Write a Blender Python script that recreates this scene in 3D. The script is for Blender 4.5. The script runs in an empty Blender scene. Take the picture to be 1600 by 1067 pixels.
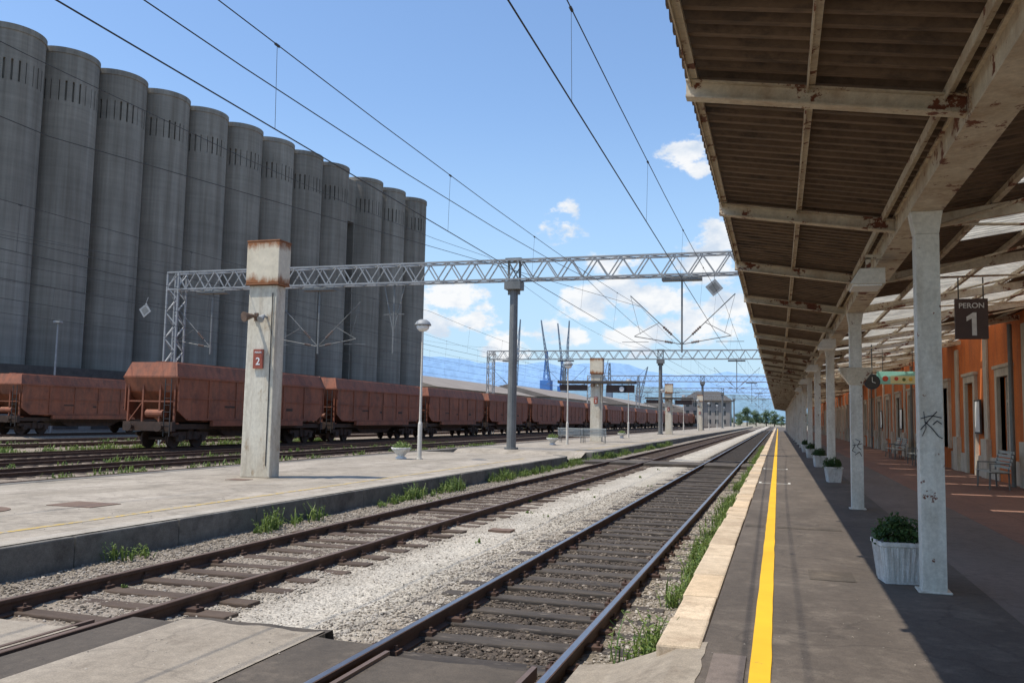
import bpy, math, random
import numpy as np
from mathutils import Vector, Matrix, noise
random.seed(7); rng=np.random.default_rng(7)
scn=bpy.context.scene; COL=scn.collection
R=math.radians

# ------------------------------------------------------------ materials
def newmat(name):
    m=bpy.data.materials.new(name); m.use_nodes=True
    nt=m.node_tree; b=nt.nodes['Principled BSDF']
    return m,nt,b
def L(nt,a,b): nt.links.new(a,b)
def c4(c): return (c[0],c[1],c[2],1)
def mathn(nt,op,a,b=None,clamp=False):
    n=nt.nodes.new('ShaderNodeMath'); n.operation=op; n.use_clamp=clamp
    for i,v in enumerate((a,b)):
        if v is None: continue
        if isinstance(v,(int,float)): n.inputs[i].default_value=v
        else: L(nt,v,n.inputs[i])
    return n.outputs[0]
def mixc(nt,f,a,b,mode='MIX'):
    n=nt.nodes.new('ShaderNodeMix'); n.data_type='RGBA'; n.blend_type=mode
    for i,v in ((0,f),(6,a),(7,b)):
        if isinstance(v,(int,float)): n.inputs[i].default_value=v
        elif isinstance(v,tuple): n.inputs[i].default_value=c4(v)
        else: L(nt,v,n.inputs[i])
    return n.outputs[2]
def coords(nt,kind='obj',scale=(1,1,1)):
    if kind=='pos': o=nt.nodes.new('ShaderNodeNewGeometry').outputs['Position']
    else: o=nt.nodes.new('ShaderNodeTexCoord').outputs['Object']
    mp=nt.nodes.new('ShaderNodeMapping'); mp.inputs['Scale'].default_value=scale
    L(nt,o,mp.inputs['Vector']); return mp.outputs[0]
def noisef(nt,vec,scale,detail=6,rough=.6):
    n=nt.nodes.new('ShaderNodeTexNoise'); n.inputs['Scale'].default_value=scale
    n.inputs['Detail'].default_value=detail; n.inputs['Roughness'].default_value=rough
    L(nt,vec,n.inputs['Vector']); return n.outputs['Fac']
def ramp(nt,f,stops,const=False):
    r=nt.nodes.new('ShaderNodeValToRGB'); e=r.color_ramp.elements
    while len(e)<len(stops): e.new(.5)
    for i,(p,c) in enumerate(stops):
        e[i].position=p; e[i].color=c4(c) if isinstance(c,tuple) else (c,c,c,1)
    L(nt,f,r.inputs['Fac']); return r.outputs['Color']
def bump(nt,b,h,strength=.3,dist=.02):
    n=nt.nodes.new('ShaderNodeBump'); n.inputs['Strength'].default_value=strength; n.inputs['Distance'].default_value=dist
    L(nt,h,n.inputs['Height']); L(nt,n.outputs[0],b.inputs['Normal'])
def basic(name,c1,c2,scale=3,rough=.8,bstr=.2,bd=.01,metal=0,kind='pos',stretch=(1,1,1),fine=None,c3=None,th=(.56,.64),grime=None,gs=(1,1,.12)):
    m,nt,b=newmat(name); v=coords(nt,kind,stretch)
    f=noisef(nt,v,scale); col=ramp(nt,f,[(.3,c1),(.7,c2)])
    if grime:
        vg=coords(nt,kind,gs); fg=noisef(nt,vg,scale*2.5,7,.65); kg=ramp(nt,fg,[(.45,0.),(.75,.85)]); col=mixc(nt,kg,col,grime)
    if c3:
        f3=noisef(nt,v,scale*2.3,8,.7); k=ramp(nt,f3,[(th[0],0.),(th[1],1.)]); col=mixc(nt,k,col,c3)
    f2=noisef(nt,v,fine or scale*12,5,.7)
    g=ramp(nt,f2,[(.25,.78),(.75,1.15)]); col=mixc(nt,1.0,col,g,'MULTIPLY')
    L(nt,col,b.inputs['Base Color']); b.inputs['Roughness'].default_value=rough; b.inputs['Metallic'].default_value=metal
    if bstr: bump(nt,b,f2,bstr,bd)
    return m
RUST=(.16,.045,.018)
M={}
M['cream']=basic('cream_paint_rusty',(.52,.44,.32),(.66,.58,.45),1.5,.6,.15,.004,c3=RUST,th=(.565,.59),fine=25,grime=(.34,.22,.13),gs=(1,1,.5))
M['postcream']=basic('post_paint',(.60,.57,.49),(.72,.69,.61),2.6,.6,.15,.004,c3=RUST,th=(.64,.655),fine=25,grime=(.44,.38,.30),gs=(1,1,.2))
M['creamclean']=basic('cream_paint',(.58,.54,.46),(.68,.64,.56),2,.55,.1,.003,c3=(.22,.12,.07),th=(.66,.70))
M['sheet']=basic('corrugated_underside',(.115,.072,.042),(.185,.122,.077),1.2,.75,.1,.004,stretch=(1,3,1),c3=(.065,.042,.028),th=(.48,.66))
M['steel']=basic('galvanised_steel',(.24,.25,.25),(.34,.35,.35),2,.55,.05,.002)
M['darksteel']=basic('dark_steel',(.03,.03,.03),(.07,.065,.06),3,.6,.1,.003)
M['mast']=basic('grey_painted_mast',(.13,.135,.13),(.20,.20,.19),2,.55,.05,.002)
M['wire']=basic('wire_metal',(.03,.03,.03),(.05,.05,.05),2,.6,0)
M['pillar']=basic('weathered_white_concrete',(.56,.50,.38),(.72,.67,.55),1.3,.85,.3,.008,stretch=(1,1,.5),c3=(.36,.26,.16),th=(.58,.70),grime=(.40,.31,.21),gs=(1,1,.12))
# top block: rust creeps from the top and bottom edges and streaks down
def pillartop():
    m,nt,b=newmat('rust_stained_concrete'); ob=coords(nt,'obj'); v=coords(nt,'obj',(1,1,.35))
    f=noisef(nt,v,1.3); col=ramp(nt,f,[(.3,(.62,.53,.38)),(.7,(.74,.66,.51))])
    sx=nt.nodes.new('ShaderNodeSeparateXYZ'); L(nt,ob,sx.inputs[0])
    q=mathn(nt,'ABSOLUTE',mathn(nt,'SUBTRACT',sx.outputs[2],5.38)); q=mathn(nt,'MULTIPLY',mathn(nt,'SUBTRACT',q,.30),1.6)
    s=noisef(nt,coords(nt,'obj',(1,1,.10)),7,8,.7); s2=noisef(nt,ob,5,8,.7)
    k=mathn(nt,'ADD',mathn(nt,'MULTIPLY',q,.8),mathn(nt,'ADD',mathn(nt,'MULTIPLY',s,.6),mathn(nt,'MULTIPLY',s2,.6)))
    kk=ramp(nt,k,[(.64,0.),(.86,1.)]); col=mixc(nt,kk,col,(.30,.12,.045))
    g=ramp(nt,s2,[(.25,.8),(.75,1.12)]); col=mixc(nt,1.,col,g,'MULTIPLY')
    L(nt,col,b.inputs['Base Color']); b.inputs['Roughness'].default_value=.85; bump(nt,b,s2,.2,.005); return m
M['pillartop']=pillartop()
M['rustcap']=basic('rust',(.20,.075,.03),(.32,.14,.06),4,.85,.3,.005)
M['wagon']=basic('wagon_oxide_red',(.235,.070,.032),(.335,.115,.056),.9,.7,.1,.004,kind='pos',stretch=(1,.6,.5),c3=(.13,.05,.03),th=(.50,.72),grime=(.12,.062,.040),gs=(1,1,.1))
M['wagondark']=basic('wagon_underframe',(.028,.019,.014),(.08,.044,.028),3,.8,.1,.004,kind='obj')
M['railside']=basic('rail_rust',(.055,.028,.018),(.10,.055,.035),5,.8,.2,.003)
M['railtop']=basic('rail_steel',(.22,.23,.26),(.34,.35,.38),3,.35,.05,.001,metal=.8,stretch=(1,.2,1))
M['railtop2']=basic('rail_brown',(.13,.085,.06),(.22,.15,.11),3,.5,.05,.001,metal=.3,stretch=(1,.2,1))
M['sleeper']=basic('oily_sleeper',(.028,.022,.018),(.085,.068,.052),4,.85,.5,.012,stretch=(.3,1,1),fine=40,c3=(.17,.14,.11),th=(.58,.68))
M['sleeper2']=basic('brown_sleeper',(.055,.036,.024),(.11,.076,.053),4,.9,.5,.012,stretch=(.3,1,1),fine=40)
M['orange']=basic('orange_render',(.60,.145,.026),(.72,.20,.04),1.3,.85,.1,.003,c3=(.46,.13,.045),th=(.58,.75),grime=(.38,.12,.05))
M['stonetrim']=basic('pale_stone_trim',(.50,.44,.35),(.63,.56,.46),3,.8,.15,.004,grime=(.34,.28,.22))
M['glass']=basic('dark_window',(.02,.025,.03),(.05,.06,.065),1,.12,0)
M['roofdark']=basic('dark_roof',(.05,.045,.04),(.09,.08,.07),2,.8,.1,.005)
M['warewall']=basic('warehouse_wall',(.22,.20,.175),(.32,.29,.255),.3,.85,0)
M['wareroof']=basic('warehouse_roof',(.20,.165,.135),(.28,.24,.20),.3,.85,0)
M['craneblue']=basic('crane_blue',(.05,.17,.48),(.07,.22,.55),1,.6,0)
M['cranegrey']=basic('hazed_crane_grey',(.15,.20,.27),(.20,.26,.33),1,.7,0)  # dark grey lightened towards blue, so distance haze sits in the colour
M['bluebox']=basic('navy_paint',(.02,.03,.05),(.03,.04,.06),3,.5,0)
M['signbrown']=basic('brown_sign',(.045,.022,.018),(.065,.035,.028),3,.5,0)
M['signred']=basic('red_brown_sign',(.28,.06,.03),(.36,.09,.05),3,.5,0)
M['white']=basic('white_paint',(.72,.72,.70),(.82,.82,.80),4,.5,0)
M['offwhite']=basic('worn_white_lettering',(.50,.49,.48),(.66,.65,.63),14,.6,0)
M['potwhite']=basic('white_planter',(.60,.60,.57),(.74,.74,.71),4,.7,.1,.003,grime=(.4,.37,.32),gs=(1,1,.3))
M['teal']=basic('teal_sign',(.25,.60,.52),(.32,.68,.58),4,.5,0)
M['paleyellow']=basic('pale_yellow_sign',(.72,.68,.32),(.78,.74,.42),4,.5,0)
M['yellowsign']=basic('yellow_mark',(.7,.45,.04),(.75,.5,.08),4,.5,0)
M['redsign']=basic('red_mark',(.6,.07,.03),(.65,.1,.05),4,.5,0)
M['bark']=basic('bark',(.05,.035,.025),(.09,.07,.05),8,.9,.3,.01)
M['soil']=basic('soil',(.04,.03,.02),(.07,.05,.035),8,.95,.3,.01)
M['bench']=basic('bench_paint',(.34,.36,.33),(.44,.46,.43),5,.5,.05,.002)
M['hill']=basic('hazy_hill',(.20,.34,.54),(.24,.39,.59),.0012,1,0)  # aerial haze is put into the blue base colour
M['hill2']=basic('nearer_hazy_hill',(.14,.24,.33),(.18,.29,.36),.002,1,0)  # same painted haze, deeper tone for the closer ridge
M['ironcover']=basic('rusty_iron_cover',(.12,.075,.05),(.2,.13,.09),10,.8,.3,.004)
M['insul']=basic('insulator',(.12,.08,.06),(.2,.15,.12),5,.4,0)
M['scrawl']=basic('black_scrawl',(.02,.02,.03),(.04,.04,.05),9,.7,0)
def leafmat(name,a,b_):
    m,nt,b=newmat(name)
    g=nt.nodes.new('ShaderNodeNewGeometry')
    col=ramp(nt,g.outputs['Random Per Island'],[(0,a),(1,b_)])
    L(nt,col,b.inputs['Base Color']); b.inputs['Roughness'].default_value=.6
    tr=nt.nodes.new('ShaderNodeBsdfTranslucent'); L(nt,col,tr.inputs[0])
    mx=nt.nodes.new('ShaderNodeMixShader'); mx.inputs[0].default_value=.3
    L(nt,b.outputs[0],mx.inputs[1]); L(nt,tr.outputs[0],mx.inputs[2])
    L(nt,mx.outputs[0],nt.nodes['Material Output'].inputs[0]); return m
M['leaf']=leafmat('weed_leaf',(.07,.13,.025),(.21,.27,.06))
M['leafdark']=leafmat('shrub_leaf',(.02,.055,.012),(.07,.13,.03))
M['treeleaf']=leafmat('tree_leaf',(.07,.12,.06),(.13,.19,.09))
def stonemat(name,stops):
    m,nt,b=newmat(name)
    g=nt.nodes.new('ShaderNodeNewGeometry')
    col=ramp(nt,g.outputs['Random Per Island'],stops)
    v=coords(nt,'pos'); f=noisef(nt,v,60,3); gg=ramp(nt,f,[(.3,.75),(.7,1.1)])
    f2=noisef(nt,v,.9,4); g2=ramp(nt,f2,[(.3,.72),(.7,1.1)])
    col=mixc(nt,1.,col,gg,'MULTIPLY'); col=mixc(nt,1.,col,g2,'MULTIPLY')
    L(nt,col,b.inputs['Base Color']); b.inputs['Roughness'].default_value=.85; return m
M['stonelight']=stonemat('limestone_gravel',[(0,(.21,.175,.135)),(.3,(.34,.295,.235)),(.7,(.42,.37,.305)),(1,(.53,.48,.41))])
M['stonebrown']=stonemat('brown_gravel',[(0,(.14,.11,.078)),(.4,(.26,.215,.165)),(.8,(.36,.31,.25)),(1,(.48,.43,.36))])
M['stonedark']=stonemat('oily_gravel',[(0,(.035,.026,.018)),(.5,(.085,.064,.046)),(.85,(.16,.125,.09)),(1,(.30,.25,.2))])
def bedmat():
    m,nt,b=newmat('ballast_bed'); pos=coords(nt,'pos')
    sx=nt.nodes.new('ShaderNodeSeparateXYZ'); L(nt,pos,sx.inputs[0])
    wob=noisef(nt,pos,.8,4); w2=mathn(nt,'MULTIPLY',mathn(nt,'SUBTRACT',wob,.5),.9)
    x=mathn(nt,'DIVIDE',mathn(nt,'ADD',mathn(nt,'ADD',sx.outputs[0],w2),8.6),7.8)
    def p(X): return (X+8.6)/7.8
    col=ramp(nt,x,[(0,(.21,.18,.14)),(p(-7.4),(.28,.235,.18)),(p(-6.4),(.27,.225,.175)),(p(-5.2),(.37,.325,.26)),(p(-4.6),(.49,.445,.37)),(p(-3.9),(.43,.385,.31)),(p(-3.35),(.28,.235,.18)),(p(-3.0),(.085,.065,.047)),(p(-1.8),(.08,.06,.044)),(p(-1.45),(.24,.20,.15)),(1,(.28,.24,.18))])
    vo=nt.nodes.new('ShaderNodeTexVoronoi'); vo.inputs['Scale'].default_value=40; L(nt,pos,vo.inputs['Vector'])
    g=nt.nodes.new('ShaderNodeSeparateColor'); L(nt,vo.outputs['Color'],g.inputs[0])
    k=ramp(nt,g.outputs[0],[(0,.62),(.5,.95),(1,1.25)]); col=mixc(nt,1.,col,k,'MULTIPLY')
    n2=noisef(nt,pos,.5,6,.65); k2=ramp(nt,n2,[(.3,.75),(.7,1.12)]); col=mixc(nt,1.,col,k2,'MULTIPLY')
    L(nt,col,b.inputs['Base Color']); b.inputs['Roughness'].default_value=.95
    h=ramp(nt,vo.outputs['Distance'],[(0,1.),(.6,0.)]); bump(nt,b,h,.7,.018); return m
M['bed']=bedmat()
def gravelmat(name,c1,c2,vs=14,green=None):
    m,nt,b=newmat(name); pos=coords(nt,'pos')
    f=noisef(nt,coords(nt,'pos',(1,.25,1)),.25,6); col=ramp(nt,f,[(.3,c1),(.7,c2)])
    if green:
        f3=noisef(nt,coords(nt,'pos',(.6,.12,1)),.5,7,.65); k=ramp(nt,f3,[(.52,0.),(.60,1.)]); col=mixc(nt,k,col,green)
    vo=nt.nodes.new('ShaderNodeTexVoronoi'); vo.inputs['Scale'].default_value=vs; L(nt,pos,vo.inputs['Vector'])
    g=nt.nodes.new('ShaderNodeSeparateColor'); L(nt,vo.outputs['Color'],g.inputs[0])
    k=ramp(nt,g.outputs[0],[(0,.6),(.5,.95),(1,1.3)]); col=mixc(nt,1.,col,k,'MULTIPLY')
    L(nt,col,b.inputs['Base Color']); b.inputs['Roughness'].default_value=.95
    bump(nt,b,g.outputs[0],.6,.03); return m
M['ground']=gravelmat('yard_ground',(.20,.165,.12),(.38,.33,.26),9,(.12,.15,.055))
M['yardbed']=gravelmat('yard_ballast',(.17,.13,.095),(.30,.245,.185),16)
def paving(name,c1,c2,spot,crack=.5,vs=.55,rough=.9,streak=(1,.3,1),spth=(.55,.72),island=False,joint=None):
    m,nt,b=newmat(name); pos=coords(nt,'pos'); v2=coords(nt,'pos',streak)
    f=noisef(nt,v2,.9,8,.65); col=ramp(nt,f,[(.32,c1),(.68,c2)])
    if island:
        g=nt.nodes.new('ShaderNodeNewGeometry'); gi=ramp(nt,g.outputs['Random Per Island'],[(0,(.78,.76,.74)),(.5,(1.,1.,1.)),(1,(1.12,1.06,.98))]); col=mixc(nt,1.,col,gi,'MULTIPLY')
    f3=noisef(nt,pos,1.7,8,.7); k=ramp(nt,f3,[(spth[0],0.),(spth[1],1.)]); col=mixc(nt,k,col,spot)
    f4=noisef(nt,pos,9,7,.7); k4=ramp(nt,f4,[(.35,.84),(.65,1.1)]); col=mixc(nt,1.,col,k4,'MULTIPLY')
    fg=noisef(nt,pos,90,3,.7); gg=ramp(nt,fg,[(.3,.72),(.7,1.22)]); col=mixc(nt,1.,col,gg,'MULTIPLY')
    h=fg
    if joint:
        sx=nt.nodes.new('ShaderNodeSeparateXYZ'); L(nt,pos,sx.inputs[0])
        for o_,per in ((0,joint[0]),(1,joint[1])):
            q=mathn(nt,'FRACT',mathn(nt,'DIVIDE',mathn(nt,'ADD',sx.outputs[o_],50),per)); q=mathn(nt,'LESS_THAN',q,.02/per); col=mixc(nt,mathn(nt,'MULTIPLY',q,.5),col,tuple(x*.4 for x in c1))
    if crack:
        wv=nt.nodes.new('ShaderNodeVectorMath'); wv.operation='ADD'
        nn=nt.nodes.new('ShaderNodeTexNoise'); nn.inputs['Scale'].default_value=1.4; nn.inputs['Detail'].default_value=6; L(nt,pos,nn.inputs['Vector'])
        L(nt,pos,wv.inputs[0]); L(nt,nn.outputs['Color'],wv.inputs[1])
        vo=nt.nodes.new('ShaderNodeTexVoronoi'); vo.feature='DISTANCE_TO_EDGE'; vo.inputs['Scale'].default_value=vs; L(nt,wv.outputs[0],vo.inputs['Vector'])
        kc=ramp(nt,vo.outputs['Distance'],[(.0,1.),(.010,0.)]); kc2=mathn(nt,'MULTIPLY',kc,crack)
        col=mixc(nt,kc2,col,tuple(x*.35 for x in c1))
    L(nt,col,b.inputs['Base Color']); b.inputs['Roughness'].default_value=rough; bump(nt,b,h,.3,.007); return m
M['asphalt']=paving('platform_asphalt',(.068,.054,.042),(.125,.101,.080),(.175,.145,.115),.35,.4,spth=(.52,.74))
M['plat2']=paving('platform_concrete',(.27,.23,.175),(.41,.355,.285),(.20,.17,.13),.35,.3,spth=(.48,.7),joint=(3.4,4.))
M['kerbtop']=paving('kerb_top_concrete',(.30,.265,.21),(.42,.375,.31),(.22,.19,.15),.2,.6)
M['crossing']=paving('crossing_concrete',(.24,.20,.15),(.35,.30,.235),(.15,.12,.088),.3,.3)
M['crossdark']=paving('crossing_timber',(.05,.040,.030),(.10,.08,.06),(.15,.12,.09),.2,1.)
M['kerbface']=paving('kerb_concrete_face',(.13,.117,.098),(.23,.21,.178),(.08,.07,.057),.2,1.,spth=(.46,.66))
M['kerb1']=paving('limestone_kerb',(.48,.375,.255),(.65,.53,.385),(.32,.235,.155),.3,1.2,streak=(1,1,1),spth=(.5,.7),island=True)
M['covered']=paving('covered_floor',(.14,.11,.09),(.20,.16,.135),(.10,.08,.065),.3)
M['redtile']=paving('red_floor_tiles',(.20,.105,.075),(.28,.15,.105),(.15,.10,.08),.2,joint=(1.,1.))
def linemat(name,c,worn,th):
    m,nt,b=newmat(name); pos=coords(nt,'pos'); f=noisef(nt,pos,9,8,.75)
    k=ramp(nt,f,[(th,0.),(th+.07,1.)]); col=mixc(nt,k,c,worn)
    f2=noisef(nt,pos,1.3,4); g=ramp(nt,f2,[(.3,.86),(.7,1.05)]); col=mixc(nt,1.,col,g,'MULTIPLY')
    L(nt,col,b.inputs['Base Color']); b.inputs['Roughness'].default_value=.7; return m
M['yellow']=linemat('yellow_line_paint',(.76,.44,.014),(.35,.24,.06),.63)
M['yellowold']=linemat('faded_yellow_paint',(.50,.34,.08),(.36,.31,.23),.47)
M['whiteline']=linemat('white_line_paint',(.6,.58,.52),(.15,.13,.11),.58)
def silomat():
    m,nt,b=newmat('silo_concrete')
    v=coords(nt,'pos',(1,1,.035)); f=noisef(nt,v,1.1,8,.68); col=ramp(nt,f,[(.28,(.16,.138,.108)),(.5,(.245,.22,.182)),(.72,(.325,.30,.255))])
    pz=coords(nt,'pos',(.02,.02,1)); fz=noisef(nt,pz,1.6,4,.8); g=ramp(nt,fz,[(.3,.84),(.7,1.08)]); col=mixc(nt,1.,col,g,'MULTIPLY')
    v3=coords(nt,'pos'); f3=noisef(nt,v3,.12,6,.6); g3=ramp(nt,f3,[(.3,.74),(.7,1.15)]); col=mixc(nt,1.,col,g3,'MULTIPLY')
    L(nt,col,b.inputs['Base Color']); b.inputs['Roughness'].default_value=.95; return m
M['silo']=silomat()
def transl(name,c):
    m,nt,b=newmat(name); pos=coords(nt,'pos',(1,2,1)); f=noisef(nt,pos,2,7,.7); col=ramp(nt,f,[(.3,tuple(x*.45 for x in c)),(.65,c)])
    L(nt,col,b.inputs['Base Color']); tr=nt.nodes.new('ShaderNodeBsdfTranslucent'); L(nt,col,tr.inputs[0])
    mx=nt.nodes.new('ShaderNodeMixShader'); mx.inputs[0].default_value=.62
    L(nt,b.outputs[0],mx.inputs[1]); L(nt,tr.outputs[0],mx.inputs[2]); L(nt,mx.outputs[0],nt.nodes['Material Output'].inputs[0]); return m
M['trans']=transl('translucent_sheet',(.68,.65,.56))

# ------------------------------------------------------------ mesh builder
class MB:
    def __init__(s): s.v=[]; s.f=[]; s.mi=[]; s.m=0
    def add(s,vs,fs):
        o=len(s.v); s.v+= [tuple(p) for p in vs]; s.f+=[tuple(i+o for i in f) for f in fs]; s.mi+=[s.m]*len(fs)
    def box(s,x0,x1,y0,y1,z0,z1):
        s.add([(x0,y0,z0),(x1,y0,z0),(x1,y1,z0),(x0,y1,z0),(x0,y0,z1),(x1,y0,z1),(x1,y1,z1),(x0,y1,z1)],
              [(0,3,2,1),(4,5,6,7),(0,1,5,4),(1,2,6,5),(2,3,7,6),(3,0,4,7)])
    def prism(s,poly,axis,a,b):
        n=len(poly)
        def P(p,t):
            if axis=='y': return (p[0],t,p[1])
            if axis=='x': return (t,p[0],p[1])
            return (p[0],p[1],t)
        vs=[P(p,a) for p in poly]+[P(p,b) for p in poly]
        fs=[tuple(range(n)),tuple(range(2*n-1,n-1,-1))]+[(i,i+n,(i+1)%n+n,(i+1)%n) for i in range(n)]
        s.add(vs,fs)
    def cyl(s,p0,p1,r0,r1=None,n=10,caps=True):
        if r1 is None: r1=r0
        p0=Vector(p0);p1=Vector(p1);d=(p1-p0).normalized()
        u=d.orthogonal().normalized(); w=d.cross(u)
        vs=[];
        for p,r in((p0,r0),(p1,r1)):
            for i in range(n):
                t=2*math.pi*i/n; vs.append(p+u*math.cos(t)*r+w*math.sin(t)*r)
        fs=[(i,(i+1)%n,(i+1)%n+n,i+n) for i in range(n)]
        if caps: fs+=[tuple(range(n-1,-1,-1)),tuple(range(n,2*n))]
        s.add(vs,fs)
    def bar(s,p0,p1,w,h=None):
        h=h or w; p0=Vector(p0);p1=Vector(p1);d=(p1-p0).normalized()
        up=Vector((0,0,1)) if abs(d.z)<.9 else Vector((0,1,0))
        u=d.cross(up).normalized()*(w/2); q=u.cross(d).normalized()*(h/2)
        vs=[p+a*u+b*q for p in(p0,p1) for a,b in((-1,-1),(1,-1),(1,1),(-1,1))]
        s.add(vs,[(0,1,2,3),(7,6,5,4),(0,4,5,1),(1,5,6,2),(2,6,7,3),(3,7,4,0)])
    def lathe(s,prof,n=20,cx=0,cy=0):
        vs=[]
        for r,z in prof:
            for i in range(n):
                t=2*math.pi*i/n; vs.append((cx+r*math.cos(t),cy+r*math.sin(t),z))
        fs=[]
        for k in range(len(prof)-1):
            for i in range(n):
                fs.append((k*n+i,k*n+(i+1)%n,(k+1)*n+(i+1)%n,(k+1)*n+i))
        s.add(vs,fs)
    def obj(s,name,mats,parent=None,loc=(0,0,0),smooth=False,bevel=0,rot=None):
        me=bpy.data.meshes.new(name); me.from_pydata(s.v,[],s.f)
        if not isinstance(mats,(list,tuple)): mats=[mats]
        for m in mats: me.materials.append(M[m] if isinstance(m,str) else m)
        if len(mats)>1: me.polygons.foreach_set('material_index',s.mi)
        if smooth: me.polygons.foreach_set('use_smooth',[True]*len(me.polygons))
        me.update()
        o=bpy.data.objects.new(name,me); COL.objects.link(o); o.location=loc
        if rot: o.rotation_euler=rot
        if parent: o.parent=parent
        if bevel:
            b=o.modifiers.new('bevel','BEVEL'); b.width=bevel; b.segments=2; b.limit_method='ANGLE'
        return o
def empty(name,loc=(0,0,0),rotz=0):
    o=bpy.data.objects.new(name,None); COL.objects.link(o); o.location=loc; o.rotation_euler=(0,0,rotz); o.empty_display_size=.2; return o
def tag(o,label,cat,group=None,kind=None):
    o['label']=label; o['category']=cat
    if group: o['group']=group
    if kind: o['kind']=kind
    return o
def struct(o): o['kind']='structure'; return o
def copytree(o,loc,rotz=None,parent=None):
    c=o.copy(); COL.objects.link(c)
    if parent is not None: c.parent=parent
    else:
        c.location=loc
        if rotz is not None: c.rotation_euler=(0,0,rotz)
    for ch in o.children: copytree(ch,None,None,c)
    return c
def textmesh(name,txt,size,mat,parent,loc,rot,ext=.004):
    cu=bpy.data.curves.new('t','FONT'); cu.body=txt; cu.size=size; cu.align_x='CENTER'; cu.align_y='CENTER'; cu.extrude=ext; cu.offset=size*.012
    t=bpy.data.objects.new('t',cu); COL.objects.link(t)
    dg=bpy.context.evaluated_depsgraph_get(); me=bpy.data.meshes.new_from_object(t.evaluated_get(dg))
    bpy.data.objects.remove(t); me.materials.clear(); me.materials.append(M[mat])
    o=bpy.data.objects.new(name,me); COL.objects.link(o); o.location=loc; o.rotation_euler=rot
    if parent: o.parent=parent
    return o
def fastmesh(name,V,F,mat,smooth=False):
    me=bpy.data.meshes.new(name); k=F.shape[1]
    me.vertices.add(len(V)); me.vertices.foreach_set('co',V.astype(np.float32).ravel())
    me.loops.add(F.size); me.loops.foreach_set('vertex_index',F.astype(np.int32).ravel())
    me.polygons.add(len(F)); me.polygons.foreach_set('loop_start',np.arange(0,F.size,k,dtype=np.int32))
    me.polygons.foreach_set('loop_total',np.full(len(F),k,dtype=np.int32))
    me.update(calc_edges=True); me.validate()
    me.materials.append(M[mat]); me.polygons.foreach_set('use_smooth',[smooth]*len(me.polygons))
    o=bpy.data.objects.new(name,me); COL.objects.link(o); return o

# ------------------------------------------------------------ camera
H=1.84; th=R(17.15); ph=R(5.016); ro=R(1.1)
R0=Vector((math.cos(th),math.sin(th),0)); F0=Vector((-math.sin(th)*math.cos(ph),math.cos(th)*math.cos(ph),math.sin(ph))); U0=R0.cross(F0)
Rc=R0*math.cos(ro)+U0*math.sin(ro); Uc=-R0*math.sin(ro)+U0*math.cos(ro)
cam=bpy.data.cameras.new('camera'); co=bpy.data.objects.new('camera',cam); COL.objects.link(co)
mw=Matrix((Rc,Uc,-F0)).transposed().to_4x4(); mw.translation=Vector((0,0,H)); co.matrix_world=mw
cam.lens=30.375; cam.sensor_width=36; cam.clip_end=40000; cam.clip_start=.05
scn.camera=co

# ------------------------------------------------------------ light
sd=Vector((-.384,-.24,1)).normalized()
sun=bpy.data.lights.new('sun','SUN'); sun.energy=5.0; sun.angle=R(.53); sun.color=(1,.93,.82)
so=bpy.data.objects.new('sun',sun); COL.objects.link(so); so.rotation_euler=sd.to_track_quat('Z','Y').to_euler()
w=bpy.data.worlds.new('World'); scn.world=w; w.use_nodes=True; nt=w.node_tree; nt.nodes.clear()
out=nt.nodes.new('ShaderNodeOutputWorld'); bg=nt.nodes.new('ShaderNodeBackground')
sky=nt.nodes.new('ShaderNodeTexSky'); sky.sky_type='NISHITA'; sky.sun_disc=False
sky.sun_elevation=math.asin(sd.z); sky.sun_rotation=math.atan2(sd.x,sd.y); sky.altitude=0; sky.air_density=1.15; sky.dust_density=.5; sky.ozone_density=2.2
bg.inputs[1].default_value=.15
tc=nt.nodes.new('ShaderNodeTexCoord'); gen=tc.outputs['Generated']
sxyz=nt.nodes.new('ShaderNodeSeparateXYZ'); L(nt,gen,sxyz.inputs[0])
hz=nt.nodes.new('ShaderNodeMapRange'); hz.inputs[1].default_value=0; hz.inputs[2].default_value=.36; hz.inputs[3].default_value=1; hz.inputs[4].default_value=0; hz.interpolation_type='SMOOTHSTEP'; L(nt,sxyz.outputs[2],hz.inputs[0])
skyg=mixc(nt,1.,sky.outputs[0],(1.08,1.17,1.28),'MULTIPLY')
skyc=mixc(nt,mathn(nt,'MULTIPLY',hz.outputs[0],.75),skyg,(3.2,4.7,6.3))
L(nt,skyc,bg.inputs[0])
mp=nt.nodes.new('ShaderNodeMapping'); mp.inputs['Scale'].default_value=(1,1,1.7); L(nt,gen,mp.inputs[0])
clouds=[(-21.2,7.8,.052,1),(-19.6,6.5,.045,1),(-23,6.3,.05,1),(-25.5,5.6,.05,.8),(-12.2,7.6,.055,1),(-10,8.6,.05,1),(-7.6,7.9,.06,1),(-10.6,10.2,.040,.85),(-14.2,12.3,.042,.66),(-13.3,13.7,.030,.6),
 (-5.2,17.4,.052,1),(-4.7,16.2,.035,.9),(-3.6,11.8,.050,1),(-4.4,10.3,.055,1),(-2.4,7.3,.065,1),(-5,6.4,.065,1),(-17.5,4.8,.055,.75),(-13.5,5.2,.06,.8),(-9,5.6,.065,.9),(-30,6,.05,.7),(4,8,.08,1),(12,14,.1,1),(-45,9,.1,.7)]
acc=None
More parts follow.
